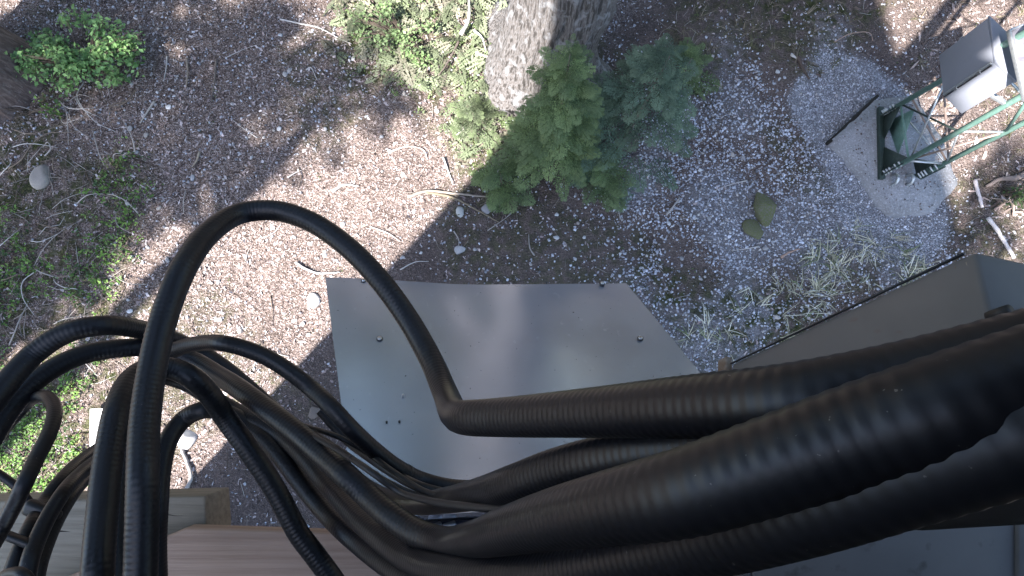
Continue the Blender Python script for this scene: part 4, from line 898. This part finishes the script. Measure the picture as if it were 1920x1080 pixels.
c7, C7 = cable('black corrugated cable of the second loop, sweeping thickly past the cabinet front',
  [(-70, 905, 41), (-35, 850, 41), (0, 792, 40), (30, 750, 39), (68, 713, 38), (112, 684, 37), (160, 664, 36), (215, 654, 35), (270, 652, 34), (325, 661, 33), (365, 677, 33), (405, 701, 34), (450, 730, 37), (500, 768, 39), (555, 810, 41), (610, 858, 43), (650, 893, 45), (690, 930, 46), (730, 965, 48), (775, 996, 50), (825, 1014, 53), (885, 1011, 65), (956, 993, 88), (1050, 970, 112), (1150, 950, 135), (1290, 920, 160), (1450, 870, 176), (1613, 815, 190), (1780, 765, 205), (1980, 705, 215), (2450, 570, 240)])
c8, C8 = cable('black cable in the inner loop whose tail runs straight down across the brown plank',
  [(182, 1130, 56), (184, 1060, 55), (190, 980, 53), (198, 900, 51), (208, 830, 49), (222, 765, 47), (248, 712, 44), (285, 690, 42), (322, 691, 41), (360, 708, 41), (393, 740, 40), (424, 785, 39), (463, 838, 39), (505, 900, 39), (528, 940, 39), (560, 1000, 39), (590, 1040, 39), (618, 1078, 39), (650, 1125, 39)])
c10, C10 = cable('black cable squeezed into the upright bundle and running along under all others',
  [(214, 1130, 40), (215, 1010, 39), (219, 930, 38), (229, 860, 37), (243, 790, 36), (262, 730, 34), (300, 705, 32), (345, 716, 31), (395, 745, 31), (440, 770, 31), (480, 788, 32), (525, 815, 33), (570, 855, 35), (610, 902, 37), (652, 950, 40), (700, 997, 44), (748, 1035, 48), (800, 1062, 54), (870, 1076, 64), (956, 1080, 76), (1100, 1062, 98), (1300, 1018, 130), (1500, 955, 165), (1700, 882, 192), (1960, 792, 220), (2450, 640, 250)])
c11, C11 = cable('black cable curling low out of the upright bundle across the plank',
  [(296, 1130, 36), (293, 1020, 36), (296, 950, 36), (302, 880, 35), (316, 825, 34), (345, 786, 33), (385, 768, 33), (425, 775, 32), (463, 795, 32), (498, 824, 33), (530, 860, 34), (565, 905, 35), (600, 948, 36), (640, 990, 38), (680, 1024, 40), (720, 1054, 43), (768, 1085, 47), (830, 1115, 52), (930, 1135, 60)])
c_d, CD = cable('thinner black cable arching low across the cabinet corner and its side edge',
  [(300, 668, 28), (345, 650, 29), (385, 643, 30), (420, 644, 31), (454, 652, 31), (500, 670, 31), (545, 698, 31), (583, 728, 31), (620, 762, 32), (655, 800, 32), (700, 842, 31), (745, 876, 30), (790, 899, 29), (840, 912, 29), (900, 915, 30), (980, 905, 34), (1060, 890, 40)], .021)
for k in (.58, .74): tie(c_d, CD, k, .021)
c_d2, CD2 = cable('slim black cable tied beneath the low arching cable', [(600, 770, 17), (650, 825, 17), (690, 855, 18), (735, 885, 19), (785, 912, 20), (830, 925, 20), (900, 935, 22), (980, 930, 26)], .0135)
wires = [[(450, 745, 8), (490, 772, 8.5), (530, 788, 9), (575, 800, 9.5), (640, 822, 10), (690, 850, 10), (740, 886, 10.5), (790, 918, 11), (850, 935, 12), (940, 950, 14)],
         [(470, 770, 8), (520, 790, 9), (575, 812, 10), (640, 848, 11), (700, 888, 12), (745, 920, 12), (800, 938, 13), (880, 950, 15), (960, 955, 17)],
         [(590, 812, 9), (630, 838, 9.5), (680, 872, 10), (730, 905, 11), (780, 928, 11), (850, 940, 12)]]
wl = ['thin black wire running above its twin under the big cables', 'thin black wire sagging lowest beside the cabinet edge', 'short thin black wire between the two longer ones']
for wpts, l in zip(wires, wl):
    o, C = cable(l, wpts, .0068, False, 'thin_wire', 'wire', None, 10, 'wire')
    tie(o, C, .55, .0075, width=.004)
cable('slim black cable making the tight small hook beside the outer loops', [(-60, 1110, 30), (-25, 1040, 29), (0, 997, 28), (25, 950, 28), (47, 905, 28), (66, 865, 27), (88, 822, 26), (100, 790, 25), (102, 764, 24), (90, 745, 23), (70, 745, 22), (48, 760, 21), (25, 785, 21), (-10, 830, 20)], .016, True)
cable('slim black cable end crossing behind the small hooked cable', [(-60, 855, 15), (-20, 878, 15), (10, 897, 15), (34, 916, 15), (60, 950, 15), (85, 1000, 15)], .012, False)
L2 = [[(225, 812, 20), (190, 836, 21), (150, 865, 23), (112, 903, 25), (84, 942, 26), (58, 987, 28), (38, 1032, 29), (18, 1090, 30), (5, 1140, 30)],
      [(225, 838, 22), (187, 860, 23), (150, 889, 25), (118, 925, 27), (92, 966, 28), (70, 1012, 29), (54, 1060, 30), (45, 1140, 30)],
      [(220, 862, 20), (180, 880, 22), (152, 906, 24), (126, 940, 26), (104, 978, 27), (85, 1022, 28), (70, 1070, 29), (60, 1140, 30)]]
l2l = ['black cable on the outer side of the tied bundle over the timber beam', 'black cable in the middle of the tied bundle over the timber beam', 'black cable on the inner side of the tied bundle over the timber beam']
for pts, l in zip(L2, l2l): o, C = cable(l, pts, .020, True)
p = at(82, 962, .775); ax = at(118, 980, .775) - at(50, 950, .775)
tag(barobj('strap', p - ax * .5, p + ax * .42, .022, .016, M['tie'], up=tuple(-_fw), bw=.006), 'wide black strap binding the cable bundle over the timber beam', 'strap')
p = at(24, 1008, .715); ax = at(60, 1022, .715) - at(10, 1002, .715)
tag(barobj('strap', p - ax * .3, p + ax * .7, .009, .012, M['tie'], up=tuple(-_fw), bw=.003), 'narrow black tie near the bottom of the cable bundle', 'strap')
tag(tube('cable_end', np.array([at(-20, 1110, .5), at(5, 1082, .49), at(25, 1074, .485), at(45, 1078, .48), at(60, 1100, .48)]), .005, M['cable'], 10, step=.004), 'short loop of blue-black cable at the foot of the bundle', 'cable')
